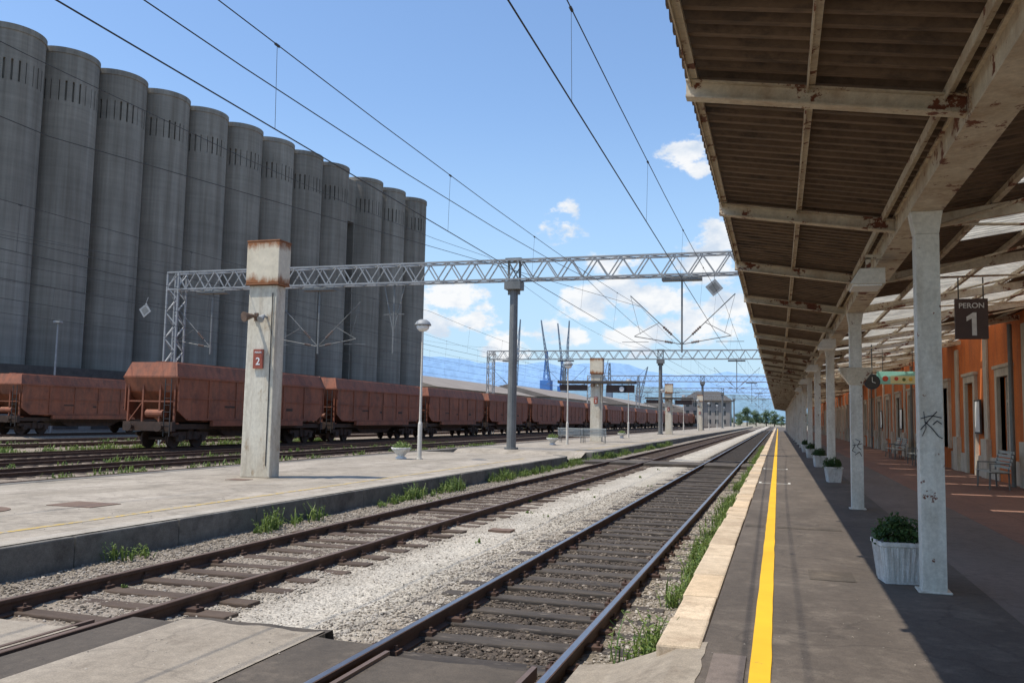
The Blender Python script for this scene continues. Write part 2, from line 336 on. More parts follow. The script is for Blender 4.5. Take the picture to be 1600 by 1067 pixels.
for az,el,r,s in clouds:
    a=R(az);e=R(el); d=(math.sin(a)*math.cos(e),math.cos(a)*math.cos(e),math.sin(e)*1.7)
    vm=nt.nodes.new('ShaderNodeVectorMath'); vm.operation='DISTANCE'; L(nt,mp.outputs[0],vm.inputs[0]); vm.inputs[1].default_value=d
    mr=nt.nodes.new('ShaderNodeMapRange'); mr.interpolation_type='LINEAR'; mr.inputs[1].default_value=0; mr.inputs[2].default_value=r; mr.inputs[3].default_value=s; mr.inputs[4].default_value=0
    L(nt,vm.outputs['Value'],mr.inputs[0])
    acc=mr.outputs[0] if acc is None else mathn(nt,'MAXIMUM',acc,mr.outputs[0])
n1=noisef(nt,mp.outputs[0],26,10,.62)
k=mathn(nt,'ADD',mathn(nt,'MULTIPLY',acc,.95),mathn(nt,'MULTIPLY',mathn(nt,'SUBTRACT',n1,.5),2.2))
mr=nt.nodes.new('ShaderNodeMapRange'); mr.interpolation_type='SMOOTHSTEP'; mr.inputs[1].default_value=.27; mr.inputs[2].default_value=.62; L(nt,k,mr.inputs[0])
gate=mathn(nt,'MULTIPLY',mathn(nt,'MINIMUM',mathn(nt,'MULTIPLY',acc,6),1.),mr.outputs[0])
n2=noisef(nt,mp.outputs[0],18,6,.6)
cc=ramp(nt,n2,[(.38,(.66,.75,.87)),(.58,(.98,.985,.99))])
bg2=nt.nodes.new('ShaderNodeBackground'); L(nt,cc,bg2.inputs[0]); bg2.inputs[1].default_value=1.0
mx=nt.nodes.new('ShaderNodeMixShader'); L(nt,mathn(nt,'MULTIPLY',gate,.95),mx.inputs[0]); L(nt,bg.outputs[0],mx.inputs[1]); L(nt,bg2.outputs[0],mx.inputs[2])
L(nt,mx.outputs[0],out.inputs[0])
scn.view_settings.view_transform='Standard'; scn.view_settings.look='None'; scn.view_settings.exposure=0

# ------------------------------------------------------------ ground
b=MB(); b.add([(-9000,-300,-.24),(9000,-300,-.24),(9000,14000,-.24),(-9000,14000,-.24)],[(0,1,2,3)]); struct(b.obj('ground','ground'))
xs=np.arange(-8.49,-.84,.085); ys=np.concatenate([np.arange(6.2,24,.085),np.arange(24,60,.4),np.arange(60,420,6)])
V=[];
def bedz(x,y):
    z=-.135+.026*noise.noise(Vector((x*.9,y*.9,0)))+.018*noise.noise(Vector((x*7,y*7,3)))+.010*noise.noise(Vector((x*18,y*18,5)))
    if -3.05<x<-1.65: z-=.022
    if -7.7<x<-5.1: z+=-.012+.03*noise.noise(Vector((x*1.1,y*1.6,11)))
    return z
for y in ys:
    for x in xs: V.append((x,y,bedz(x,y)))
nx=len(xs); ny=len(ys); I=np.arange(nx*ny).reshape(ny,nx)
Fq=np.stack([I[:-1,:-1].ravel(),I[:-1,1:].ravel(),I[1:,1:].ravel(),I[1:,:-1].ravel()],1)
o=fastmesh('ballast_bed',np.array(V),Fq,'bed',True); struct(o)
t=(1+5**.5)/2
ICO=np.array([(-1,t,0),(1,t,0),(-1,-t,0),(1,-t,0),(0,-1,t),(0,1,t),(0,-1,-t),(0,1,-t),(t,0,-1),(t,0,1),(-t,0,-1),(-t,0,1)])/1.9
ICF=np.array([(0,11,5),(0,5,1),(0,1,7),(0,7,10),(0,10,11),(1,5,9),(5,11,4),(11,10,2),(10,7,6),(7,1,8),(3,9,4),(3,4,2),(3,2,6),(3,6,8),(3,8,9),(4,9,5),(2,4,11),(6,2,10),(8,6,7),(9,8,1)])
def stones(name,regions,mat,label,zf=None):
    P=[]
    for (x0,x1,y0,y1,dens,r0,r1,zo) in regions:
        n=int((x1-x0)*(y1-y0)*dens)
        x=rng.uniform(x0,x1,n); y=rng.uniform(y0,y1,n); r=r0+(r1-r0)*rng.uniform(0,1,n)**1.9
        z=np.array([(zf or bedz)(a,c) for a,c in zip(x,y)])+zo
        P.append(np.stack([x,y,z,r],1))
    P=np.concatenate(P); n=len(P)
    q=rng.normal(size=(n,4)); q/=np.linalg.norm(q,axis=1)[:,None]; a,b_,c,d=q.T
    Rm=np.stack([1-2*(c*c+d*d),2*(b_*c-a*d),2*(b_*d+a*c),2*(b_*c+a*d),1-2*(b_*b_+d*d),2*(c*d-a*b_),2*(b_*d-a*c),2*(c*d+a*b_),1-2*(b_*b_+c*c)],1).reshape(n,3,3)
    base=ICO[None]*rng.uniform(.7,1.3,(n,12,1))*rng.uniform(.6,1.15,(n,1,3))
    Vv=np.einsum('nij,nkj->nki',Rm,base)*P[:,3][:,None,None]; Vv[:,:,2]*=.65; Vv+=P[:,None,:3]
    Ff=(ICF[None]+(np.arange(n)*12)[:,None,None]).reshape(-1,3)
    o=fastmesh(name,Vv.reshape(-1,3),Ff,mat); tag(o,label,'gravel',kind='stuff'); return o
stones('gravel',[(-5.6,-5.0,6.9,14,520,.008,.024,.004),(-5.0,-4.1,6.9,14,260,.005,.017,.001),(-4.1,-3.2,6.9,14,640,.008,.026,.005),(-4.3,-3.2,14,26,260,.011,.027,.004),(-5.6,-4.3,14,24,120,.008,.02,.002),(-1.5,-.9,6.5,12,600,.009,.026,.006),(-1.5,-.9,12,26,280,.013,.03,.006)],'stonelight','pale limestone ballast stones beside and between the rails')
stones('brown_gravel',[(-8.45,-7.2,6.7,14,460,.010,.028,.006),(-7.1,-5.6,6.7,14,380,.009,.026,.003),(-8.45,-7.2,14,26,220,.015,.032,.006),(-7.1,-5.6,14,26,180,.012,.028,.002)],'stonebrown','weathered brown ballast stones around the rusty track')
stones('oily_ballast',[(-3.0,-1.7,6.5,13,560,.011,.030,.005),(-3.0,-1.7,13,24,210,.016,.032,.005)],'stonedark','dark oil-stained ballast stones between the running rails')
stones('loose_chippings',[(-5.1,-3.7,5.2,6.7,40,.004,.012,0),(-11,-8,5.2,6.2,20,.005,.013,0)],'stonelight','loose stone chippings scattered on the crossing slabs',lambda a,c:-.008)
stones('loose_chippings',[(-.5,1.,5.,9,9,.003,.009,0),(-12,-9,8,14,3,.005,.014,0)],'stonelight','loose stone chippings scattered on the platform paving',lambda a,c:.239)

# ------------------------------------------------------------ tracks
def railprof(cx):
    return [(cx-.07,-.155),(cx+.07,-.155),(cx+.07,-.14),(cx+.012,-.125),(cx+.012,-.045),(cx+.036,-.035),(cx+.036,-.002),(cx+.03,0),(cx-.03,0),(cx-.036,-.002),(cx-.036,-.035),(cx-.012,-.045),(cx-.012,-.125),(cx-.07,-.14)]
def track(cx,y0,y1,n_ind,label,smat,tmat,steplen=.62,drop=0.,jit=.012):
    e=tag(empty('railway_track',(cx,y0,0)),label,'railway track')
    for sx in(-.75,.75):
        b=MB(); b.prism(railprof(sx),'y',0,y1-y0)
        b.m=1; b.add([(sx-.027,0,.0015),(sx+.027,0,.0015),(sx+.027,y1-y0,.0015),(sx-.027,y1-y0,.0015)],[(0,1,2,3)])
        b.obj('rail',['railside',tmat],e)
    b=MB(); b.box(-1.25,1.25,-.115,.115,-.29,-.118-drop); s0=b.obj('sleeper',smat,e,(0,.9,0),bevel=.016)
    cls=[]
    for sx in(-.75,.75):
        b=MB()
        b.box(sx-.135,sx+.135,-.06,.06,-.13,-.12+.035)
        for q in(-.1,.1): b.cyl((sx+q,0,-.1),(sx+q,0,-.05),.016,n=6)
        cls.append(b.obj('rail_fastening','railside',s0))
    k=1; y=.9+steplen
    while y<y1-y0-1 and k<n_ind:
        c=s0.copy(); COL.objects.link(c); c.location=(random.uniform(-.06,.06),y+random.uniform(-.05,.05),random.uniform(-jit,.004)); c.rotation_euler=(0,random.uniform(-.004,.004),random.uniform(-.03,.03)); c.scale=(random.uniform(.97,1.03),random.uniform(.85,1.1),1)
        if k<30:
            for cl in cls:
                c2=cl.copy(); COL.objects.link(c2); c2.parent=c
        k+=1; y+=steplen
    b=MB(); 
    while y<min(y1-y0-1,220):
        b.box(-1.25,1.25,y-.12,y+.12,-.29,-.118); y+=steplen
    if b.v: o=b.obj('sleeper_row',smat,e); o['kind']='stuff'
    return e
track(-2.35,-4,400,80,'polished steel rails on dark oil-stained wooden sleepers','sleeper','railtop',jit=.02)
track(-6.4,-4,400,80,'rusty brown rails on half-buried wooden sleepers','sleeper2','railtop2',drop=.0,jit=.012)
for cx in(-17.6,-21.6,-25.5,-29.4): track(cx,2,400,2,'brown rails of a yard track in stained ballast','sleeper2','railtop2',.65)
for cx in(-36.5,-42,-51.5): track(cx,10,260,2,'brown rails of a siding near the grain silos','sleeper2','railtop2',.65)
b=MB()
for x0,x1 in((-19.6,-15.5),(-23.4,-19.9),(-27.3,-23.8),(-31.2,-27.7),(-38.3,-34.7),(-43.8,-40.2),(-53.3,-49.7)):
    b.add([(x0-.3,0,-.235),(x0,0,-.14),(x1,0,-.14),(x1+.3,0,-.235),(x0-.3,400,-.235),(x0,400,-.14),(x1,400,-.14),(x1+.3,400,-.235)],[(0,1,5,4),(1,2,6,5),(2,3,7,6)])
struct(b.obj('yard_ballast','yardbed'))
def rslab(b,x0,x1,y0,y1,z,amp=.06,n=None):
    n=n or max(3,int((x1-x0)/.12)); vs=[]
    for i in range(n+1):
        x=x0+(x1-x0)*i/n; ye=y1+amp*noise.noise(Vector((x*3.1,y1,7)))+amp*.5*noise.noise(Vector((x*9,y1,2)))
        vs+=[(x,y0,z),(x,ye,z),(x,ye+.05,z-.16)]
    f=[]
    for i in range(n): f+=[(3*i,3*i+3,3*i+4,3*i+1),(3*i+1,3*i+4,3*i+5,3*i+2)]
    b.add(vs,f)
b=MB()
rslab(b,-12,-7.95,-3,6.3,-.012,.14); rslab(b,-7.08,-5.74,-3,6.15,-.012); rslab(b,-5.1,-3.72,-3,6.72,-.008,.12)
ys3=[-3+9.6*i/60 for i in range(61)]
vs=[]
for y in ys3:
    q=noise.noise(Vector((y*2.3,3,0))); q2=noise.noise(Vector((y*5.3,8,0)))
    vs+=[(-1.45,y,-.012),(-1.18+.06*q,y,.02+.02*q),(-.90+.05*q2,y,.13+.03*q),(-.70+.06*q,y,.222),(-.50+.04*q2,y,.2405)]
f=[]
for i in range(60):
    for j in range(4): f.append((5*i+j,5*i+j+1,5*(i+1)+j+1,5*(i+1)+j))
b.add(vs,f)
struct(b.obj('crossing_pavement','crossing'))
b=MB(); rslab(b,-7.95,-7.2,-3,6.55,-.02); rslab(b,-5.58,-5.1,-3,6.65,-.016); rslab(b,-3.72,-3.16,-3,6.6,-.016); rslab(b,-2.93,-1.77,-3,6.35,-.03); rslab(b,-5.15,-3.7,6.2,6.86,-.02)
struct(b.obj('crossing_timber','crossdark'))
b=MB()
for x in(-2.95,-1.75,-7.0,-5.8): b.box(x-.02,x+.02,-3,6.4,-.1,-.004)
struct(b.obj('flangeway_edge','railtop2'))
b=MB()
for x0,x1 in((-8.45,-7.2),(-7.05,-5.75),(-5.55,-3.2),(-3.0,-1.7),(-1.5,-.9)): b.box(x0,x1,37.5,40,-.2,-.01)
struct(b.obj('far_crossing','crossdark'))

# ------------------------------------------------------------ platform one
b=MB(); b.box(-.53,1.9,-3,330,-.2,.236); struct(b.obj('platform_pavement','asphalt'))
b=MB(); b.box(1.9,3.2,-3,330,-.2,.232); struct(b.obj('covered_pavement','covered'))
b=MB(); b.box(3.2,6.3,-3,330,-.2,.234); struct(b.obj('tiled_pavement','redtile'))
b=MB(); y=6.4; 
while y<250:
    l=random.uniform(.85,1.2) if y<80 else 6
    j=random.uniform(-.03,.03); zt=.240+random.uniform(-.008,.008); b.box(-.865+j,-.533+random.uniform(-.016,.0),y,y+l-.022,-.25,zt); y+=l
struct(b.obj('platform_kerb','kerb1',bevel=.02))
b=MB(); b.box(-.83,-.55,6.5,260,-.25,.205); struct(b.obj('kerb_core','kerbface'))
def sheet(name,x0,x1,y0,y1,z,mat):
    b=MB(); b.add([(x0,y0,z),(x1,y0,z),(x1,y1,z),(x0,y1,z)],[(0,1,2,3)]); return struct(b.obj(name,mat))
b=MB(); vs=[];ys2=np.concatenate([np.arange(-3,40,.12),np.arange(40,250,5)])
for y in ys2: vs+= [(-.19+.006*noise.noise(Vector((y*1.3,0,0))),y,.2445),(-.057+.006*noise.noise(Vector((y*1.5,5,0))),y,.2445)]
b.add(vs,[(2*i,2*i+1,2*i+3,2*i+2) for i in range(len(ys2)-1)]); struct(b.obj('yellow_line','yellow'))
b=MB()
for y in(24.,31.3):
    for q in((-.5,-.2,y,y+.1),(-.05,.3,y,y+.1),(-.5,-.44,y+.1,y+.5),(.24,.3,y+.1,y+.5)): b.add([(q[0],q[2],.2405),(q[1],q[2],.2405),(q[1],q[3],.2405),(q[0],q[3],.2405)],[(0,1,2,3)])
struct(b.obj('white_marking','whiteline'))
sheet('pavement_patch',-.44,-.22,5.5,6.3,.2445,'covered'); sheet('pavement_patch',.3,.75,9.6,10.2,.2405,'crossdark')
sheet('pavement_patch',-.5,-.22,14,14.3,.2405,'crossdark'); sheet('pavement_patch',-.03,.9,14,14.25,.2405,'crossdark')

# ------------------------------------------------------------ platform two
b=MB()
for y0,y1 in((6.4,36.5),(41,330)): b.box(-15.4,-8.85,y0,y1,-.2,.236)
b.add([(-15.4,36.5,.236),(-8.85,36.5,.236),(-8.85,37.5,.02),(-15.4,37.5,.02),(-15.4,40,.02),(-8.85,40,.02),(-8.85,41,.236),(-15.4,41,.236)],[(0,1,2,3),(3,2,5,4),(4,5,6,7)])
struct(b.obj('island_platform','plat2'))
b=MB()
for ya,yb in((5,35.5),(41,250)):
    y=ya
    while y<yb:
        l=2.0 if y<80 else 10; b.box(-8.85,-8.49+random.uniform(-.016,.012),y,min(y+l,yb)-.02,-.25,.243+random.uniform(-.006,.004)); y+=l
b.prism([(-8.85,35.5),(-8.5,35.5),(-8.6,36.2),(-8.95,36.9),(-9.4,37.2),(-9.4,36.8),(-9.0,36.4)],'z',-.2,.243)
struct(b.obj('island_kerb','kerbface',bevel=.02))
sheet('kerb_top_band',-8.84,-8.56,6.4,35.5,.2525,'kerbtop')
sheet('faded_line',-9.62,-9.50,6.5,33,.2405,'yellowold'); sheet('faded_line',-9.62,-9.5,42,200,.2405,'yellowold')
b=MB(); b.box(-15.75,-15.4,6,330,-.2,.242); struct(b.obj('island_kerb_rear','kerbface'))
def cover(x,y,w,l,round_=False):
    b=MB()
    if round_: b.cyl((0,0,.237),(0,0,.248),w,n=24); 
    else: b.box(-w/2,w/2,-l/2,l/2,.237,.247)
    o=b.obj('manhole_cover','ironcover',loc=(x,y,0)); tag(o,'rusty iron access cover set in the island platform','manhole cover',group='covers on the island platform')
cover(-12,10.6,.5,.5,True); cover(-11.2,12,.9,.7); cover(-12.3,18,.5,.4); 
b=MB(); b.box(-.2,.2,-.14,.14,-.14,-.095); tag(b.obj('drain_cover','ironcover',loc=(-4.6,14.5,0)),'small rusty drain cover in the gravel between tracks','drain cover')

# ------------------------------------------------------------ weeds
def blades(name,pts,mat,label,hmin,hmax,per=14,spread=.12,wid=.012):
    V=[];F=[];o=0
    for (x,y,z,s) in pts:
        for i in range(int(per*s)+3):
            a=random.uniform(0,6.28); h=random.uniform(hmin,hmax)*s; r=abs(random.gauss(0,spread))*s
            bx=x+math.cos(a)*r; by=y+math.sin(a)*r; a2=random.uniform(0,6.28); ln=h*random.uniform(.1,.6); dx=math.cos(a2)*ln;dy=math.sin(a2)*ln
            w_=wid*random.uniform(.6,1.5); px=-math.sin(a2)*w_; py=math.cos(a2)*w_
            V+=[(bx-px,by-py,z),(bx+px,by+py,z),(bx+px*1.1+dx*.4,by+py*1.1+dy*.4,z+h*.6),(bx-px*1.1+dx*.4,by-py*1.1+dy*.4,z+h*.6),(bx+dx,by+dy,z+h*.95),(bx+dx+px*.2,by+dy+py*.2,z+h*.93)]
            F+=[(o,o+1,o+2,o+3),(o+3,o+2,o+5,o+4)]; o+=6
            for k in range(4):
                t_=random.uniform(.3,.95); cx=bx+dx*t_*.8; cy=by+dy*t_*.8; cz=z+h*t_; a3=random.uniform(0,6.28); ll=random.uniform(.02,.055)*(.6+s*.5)
                ex,ey=math.cos(a3)*ll,math.sin(a3)*ll
                V+=[(cx,cy,cz),(cx+ex*.5-ey*.3,cy+ey*.5+ex*.3,cz+.01),(cx+ex,cy+ey,cz+random.uniform(-.01,.03)),(cx+ex*.5+ey*.3,cy+ey*.5-ex*.3,cz+.008)]
                F+=[(o,o+1,o+2,o+3)]; o+=4
    ob=fastmesh(name,np.array(V),np.array(F),mat); tag(ob,label,'weeds',kind='stuff'); return ob
pts=[(-1.02,7.15,-.14,1.45),(-.98,7.3,-.14,1.35),(-1.0,6.95,-.14,1.15)]
y=9.4
while y<70:
    if noise.noise(Vector((y*.35,2,0)))>-.15 or 10<y<16.5: 
        pts.append((-1.0+random.uniform(-.16,.1),y,-.14,random.uniform(.35,1.0)))
    y+=random.uniform(.06,.24)
blades('weeds',pts,'leaf','green weeds growing between the rail and limestone kerb',.12,.33,20,.12,.007)
pts=[]; y=7
while y<70:
    d=noise.noise(Vector((y*.4,9,0)))
    if d>-.05 or y>26: pts.append((-8.3+random.uniform(-.12,.2),y,-.15,random.uniform(.4,1.3)*(1 if d>.1 else .6)))
    y+=random.uniform(.08,.28)
blades('weeds',pts,'leaf','weeds growing at the foot of the island platform kerb',.14,.38,18,.12,.009)
pts=[(random.uniform(-8.4,-3.5) ,random.uniform(8,40),-.13,random.uniform(.15,.3)) for i in range(24)]
pts+=[(random.choice([-19.7,-23.6,-32.3,-33,-34,-39.5])+random.uniform(-.4,.4),random.uniform(20,60),-.2,random.uniform(.5,1.2)) for i in range(500)]
blades('weeds',pts,'leaf','scattered weeds in the yard ballast',.1,.3,10,.2,.02)

# ------------------------------------------------------------ station canopy
can=tag(empty('station_canopy',(1.43,9.4,.236)),'long rust-stained cream steel canopy with corrugated roof','canopy')
OX,OY,OZ=1.43,9.4,.236
def co_(b,name,mat,bevel=0,loc=None):
    return b.obj(name,mat,can,(-OX,-OY,-OZ) if loc is None else loc,bevel=bevel)
YE=176
SL=-.155
def cz(x): return 4.55+SL*(x+.675)
def corr(x0,z0,x1,z1,y0,y1,amp=.022,per=.16):
    b=MB(); vs=[]; y=y0; seq=[(0,-1),(.3,-1),(.5,1),(.8,1)]
    L_=[]
    while y<y1:
        pp=per if y<60 else per*6
        for q,sg in seq: L_.append((y+q*pp,sg*amp))
        y+=pp
    for (yy,dz) in L_: vs+=[(x0,yy,z0+dz),(x1,yy,z1+dz)]
    b.add(vs,[(2*i,2*i+1,2*i+3,2*i+2) for i in range(len(L_)-1)])
    return b
co_(corr(-.675,cz(-.675),1.5,cz(1.5),-2,YE,.045,.20),'roof_sheet','sheet')
for x in(-.60,.25,1.17):
    z=cz(x)-.06
    b=MB(); b.box(x-.03,x+.03,-2,YE,z-.03,z+.012); b.box(x-.03,x-.02,-2,YE,z-.075,z-.03); co_(b,'purlin','cream')
yb=[2.65+3.93*k for k in range(int((YE-3)/3.93))]
def crossbeam():
    b=MB(); x0,x1=-.66,1.28; z0=cz(x0)-.095; z1=cz(x1)-.095
    for (dz0,dz1,hw) in((-.14,-.125,.055),(-.125,-.012,.006),(-.012,0,.055)):
        b.add([(x0,-hw,z0+dz0),(x1,-hw,z1+dz0),(x1,hw,z1+dz0),(x0,hw,z0+dz0),(x0,-hw,z0+dz1),(x1,-hw,z1+dz1),(x1,hw,z1+dz1),(x0,hw,z0+dz1)],[(0,3,2,1),(4,5,6,7),(0,1,5,4),(1,2,6,5),(2,3,7,6),(3,0,4,7)])
    return b
o0=co_(crossbeam(),'cross_beam','cream',loc=(-OX,yb[0]-OY,-OZ))
for y in yb[1:]:
    c=o0.copy(); COL.objects.link(c); c.location=(-OX,y-OY,-OZ)
b=MB(); b.box(1.28,1.58,-2,YE,3.97,3.995); b.box(1.30,1.56,-2,YE,3.995,4.19); b.box(1.27,1.59,-2,YE,4.19,4.21)
for y in yb: b.box(1.285,1.30,y-.09,y+.09,4.0,4.185)
co_(b,'main_beam','cream')
yp=[1.0+8.4*k for k in range(21)]
b=MB(); 
b.box(-.11,.11,-.105,.105,0,3.5); b.box(-.15,.15,-.14,.14,0,.02)
b.prism([(-.11,3.5),(.11,3.5),(.15,3.734),(-.15,3.734)],'y',-.1,.1)
p0=b.obj('post','postcream',can,(0,yp[0]-OY,0),bevel=.008)
for y in yp[1:]:
    c=p0.copy(); COL.objects.link(c); c.location=(0,y-OY,0)
def scrawl(y,z,pts,w_=.009):
    b=MB()
    for st in pts:
        for p,q in zip(st[:-1],st[1:]): b.bar((p[0],y-.109-OY,z+p[1]),(q[0],y-.109-OY,z+q[1]),.004,w_)
    b.obj('graffiti','scrawl',can)
scrawl(9.4,1.48,[[(-.07,.26),(-.05,.1),(-.085,.02)],[(-.1,.08),(-.02,.18),(.05,.26)],[(-.06,.16),(.0,.1),(.06,.02),(.095,.0)],[(-.095,.19),(.0,.22),(.09,.2)],[(.01,.13),(.05,.17),(.09,.14)]])
scrawl(17.8,1.0,[[(-.08,.3),(-.04,.2),(-.09,.1),(-.02,.06)],[(-.03,.32),(.05,.28),(.0,.18),(.07,.12)],[(-.08,.2),(.02,.22),(.09,.24)],[(-.04,.02),(.04,.08),(.08,.0)]],.012)
b=MB(); b.prism([(-.12,2.35),(.12,2.35),(.30,2.62),(.30,2.68),(-.30,2.68),(-.30,2.62)],'y',-.13,.13); 
b.obj('post_collar','cream',can,(0,17.8-OY,0),bevel=.01)
def rz(x): return 4.26+(x-1.5)*.15
def corrseg(B,x0,x1,y0,y1,per=.15,amp=.022):
    vs=[];Ls=[]
    n=max(1,int((y1-y0)/per)); per=(y1-y0)/n
    for i in range(n):
        for q,sg in((0,-1),(.3,-1),(.5,1),(.8,1)): Ls.append((y0+(i+q)*per,sg*amp))
    Ls.append((y1,-amp))
    for yy,dz in Ls: vs+=[(x0,yy,rz(x0)+dz),(x1,yy,rz(x1)+dz)]
    B.add(vs,[(2*i,2*i+1,2*i+3,2*i+2) for i in range(len(Ls)-1)])
y=-2.
random.seed(11)
while y<YE:
    st=1.0 if y<70 else 4
    for (x0,x1) in((1.5,2.3),(2.3,4.3),(4.3,6.3)):
        q=random.random(); f_=1.
        if y<8: t_='o'
        elif x0<2: t_='t' if q<.3 and y>12 else 'o'
        else: t_='t' if q<(.82 if y<60 else .6) else 'o'
        if 2<x0<4 and int(y)%4==1 and 14<y<60: f_=.72
        if x0>4 and int(y)%9==3 and 14<y<60: f_=.8
        pr=.15 if y<70 else 1.
        B=MB(); corrseg(B,x0,x1,y,y+st*f_,pr)
        co_(B,'inner_roof_sheet' if t_=='o' else 'translucent_sheet','sheet' if t_=='o' else 'trans')
    y+=st
for x in(2.3,3.2,4.1,5.0,5.9):
    b=MB(); b.box(x-.03,x+.03,-2,YE,rz(x)-.09,rz(x)-.026); co_(b,'purlin','cream')
def rbeam():
    b=MB(); x0,x1=1.6,6.25; z0,z1=rz(x0)-.1,rz(x1)-.1
    b.add([(x0,-.05,z0-.14),(x1,-.05,z1-.14),(x1,.05,z1-.14),(x0,.05,z0-.14),(x0,-.05,z0),(x1,-.05,z1),(x1,.05,z1),(x0,.05,z0)],[(0,3,2,1),(4,5,6,7),(0,1,5,4),(1,2,6,5),(2,3,7,6),(3,0,4,7)]); return b
o0=co_(rbeam(),'inner_cross_beam','cream',loc=(-OX,yb[0]-OY,-OZ))
for y in yb[1:]:
    c=o0.copy(); COL.objects.link(c); c.location=(-OX,y-OY,-OZ)
for i in range(0,14):
    y=yb[i]
    b=MB(); b.cyl((1.7,y,rz(1.7)-.2),(6.1,y+3.93,rz(6.1)-.2),.018,n=6); co_(b,'bracing_rod','cream')
    b=MB(); b.cyl((6.1,y,rz(6.1)-.23),(1.7,y+3.93,rz(1.7)-.23),.018,n=6); co_(b,'bracing_rod','cream')

def striplamp(y):
    e=tag(empty('canopy_lamp',(1.1,y,3.6)),'boxy fluorescent lamp fixed under the rusty canopy beam','lamp',group='lamps under the canopy')
    b=MB(); b.prism([(-.22,.0),(.2,.0),(.2,.2),(-.1,.2)],'y',-.3,.3); b.obj('lamp_housing','creamclean',e,bevel=.01)
    b=MB(); b.box(-.18,.16,-.27,.27,-.02,-.002); b.obj('lamp_diffuser','white',e)
    b=MB(); b.box(.0,.06,-.03,.03,.2,.38); b.box(.0,.2,-.03,.03,.36,.42); b.obj('lamp_bracket','cream',e)
for y in(11.9,21.6,31,41,51): striplamp(y)

# ------------------------------------------------------------ signs on platform one
e=tag(empty('platform_sign',(3.3,17,3.38)),'dark brown hanging sign reading PERON 1','sign')
b=MB(); b.box(-.265,.265,-.04,.04,0,.72); b.obj('sign_panel','signbrown',e,bevel=.006)
textmesh('sign_lettering','PERON',.13,'offwhite',e,(0,-.045,.59),(R(90),0,0))
b=MB(); b.prism([(.0,.06),(.075,.06),(.075,.47),(.02,.47),(-.085,.395),(-.085,.315),(.0,.365)],'y',-.048,-.041); b.obj('sign_number','offwhite',e)
for x in(-.2,.2):
    b=MB(); b.cyl((x,0,.72),(x,0,1.10),.012,n=6); b.obj('hanging_rod','darksteel',e)
e=tag(empty('hanging_clock',(2.9,30,3.2)),'round dark hanging station clock under the canopy','clock')
b=MB(); b.cyl((0,-.07,0),(0,.07,0),.24,n=28); b.obj('clock_case','bluebox',e)
b=MB(); b.cyl((0,-.078,0),(0,-.072,0),.2,n=28); b.obj('clock_face','darksteel',e)
b=MB(); b.bar((0,-.082,0),(.0,-.082,.15),.016); b.bar((0,-.082,0),(.1,-.082,-.04),.02); b.obj('clock_hand','white',e)
b=MB(); b.cyl((0,0,.24),(0,0,1.2),.02,n=8); b.obj('hanging_rod','darksteel',e)
e=tag(empty('cafe_sign',(4.15,34,3.3)),'teal and pale yellow hanging sign with food pictures','sign')
b=MB(); b.box(-.7,.7,-.05,.05,0,.46); b.obj('sign_panel','teal',e,bevel=.006)
b=MB(); b.box(-.25,.68,-.054,-.0505,.02,.30); b.obj('yellow_band','paleyellow',e)
for x,z,r_,mt in((-.42,.2,.10,'redsign'),(.42,.18,.07,'yellowsign'),(-.05,.2,.07,'redsign'),(.2,.17,.06,'leaf')):
    b=MB(); b.lathe([(0,-.004),(r_,-.003),(r_*.9,.002),(0,.004)],14); b.obj('food_picture',mt,e,(x,-.06,z),rot=(R(90),0,0))
for x in(-.5,.5):
    b=MB(); b.cyl((x,0,.46),(x,0,1.3),.012,n=6); b.obj('hanging_rod','darksteel',e)

# ------------------------------------------------------------ station building
sb=tag(empty('station_building',(6.3,20,.23)),'long orange rendered station building with pale stone surrounds','building')
bx=6.3; BAY=4.6; y0b=12; nb=36
wall=MB()
for k in range(nb):
    ya=y0b+k*BAY; mid=ya+BAY/2
    o0,o1=mid-.65,mid+.65; zt=3.3; zb_=.236 if k%3==1 else 1.0
    wall.box(bx,bx+.4,ya,o0,.2,8.5); wall.box(bx,bx+.4,o1,ya+BAY,.2,8.5); wall.box(bx,bx+.4,o0,o1,zt,8.5)
    if zb_>.5: wall.box(bx,bx+.4,o0,o1,.2,zb_)
    trim=MB()
    trim.box(bx-.16,bx-.002,ya-.38,ya+.38,.236,1.45); trim.box(bx-.07,bx-.003,ya-.25,ya+.25,1.45,4.6)
    trim.obj('pilaster','stonetrim',sb,(-6.3,-20,-.23),bevel=.01)
    for q0,q1 in((ya+.38,mid-.92),(mid+.92,ya+BAY-.38)):
        trim=MB(); trim.box(bx-.05,bx-.003,q0,q1,.236,.9); trim.obj('plinth','stonetrim',sb,(-6.3,-20,-.23),bevel=.006)
wall.box(bx+.4,bx+14,y0b,y0b+nb*BAY,.2,8.4)
wl=wall.obj('wall','orange',sb,(-6.3,-20,-.23))
b=MB(); b.prism([(bx-.6,8.5),(bx+15,8.5),(bx+7,11.5)],'y',y0b-.5,y0b+nb*BAY+.5); b.obj('roof','roofdark',sb,(-6.3,-20,-.23))
def frame(h):
    b=MB(); b.box(-.10,.12,-.91,-.65,0,h+.24); b.box(-.10,.12,.65,.91,0,h+.24); b.box(-.10,.12,-.65,.65,h,h+.24); b.box(-.15,.1,-.98,.98,h+.24,h+.34); return b
def glass(h):
    b=MB(); b.box(.2,.22,-.65,.65,0,h); return b
def sash(h):
    b=MB(); b.box(.14,.2,-.65,-.58,0,h); b.box(.14,.2,.58,.65,0,h); b.box(.14,.2,-.04,.04,0,h); b.box(.14,.2,-.58,.58,h*.68,h*.68+.06); b.box(.14,.2,-.58,.58,0,.08); b.box(.14,.2,-.58,.58,h-.06,h); return b
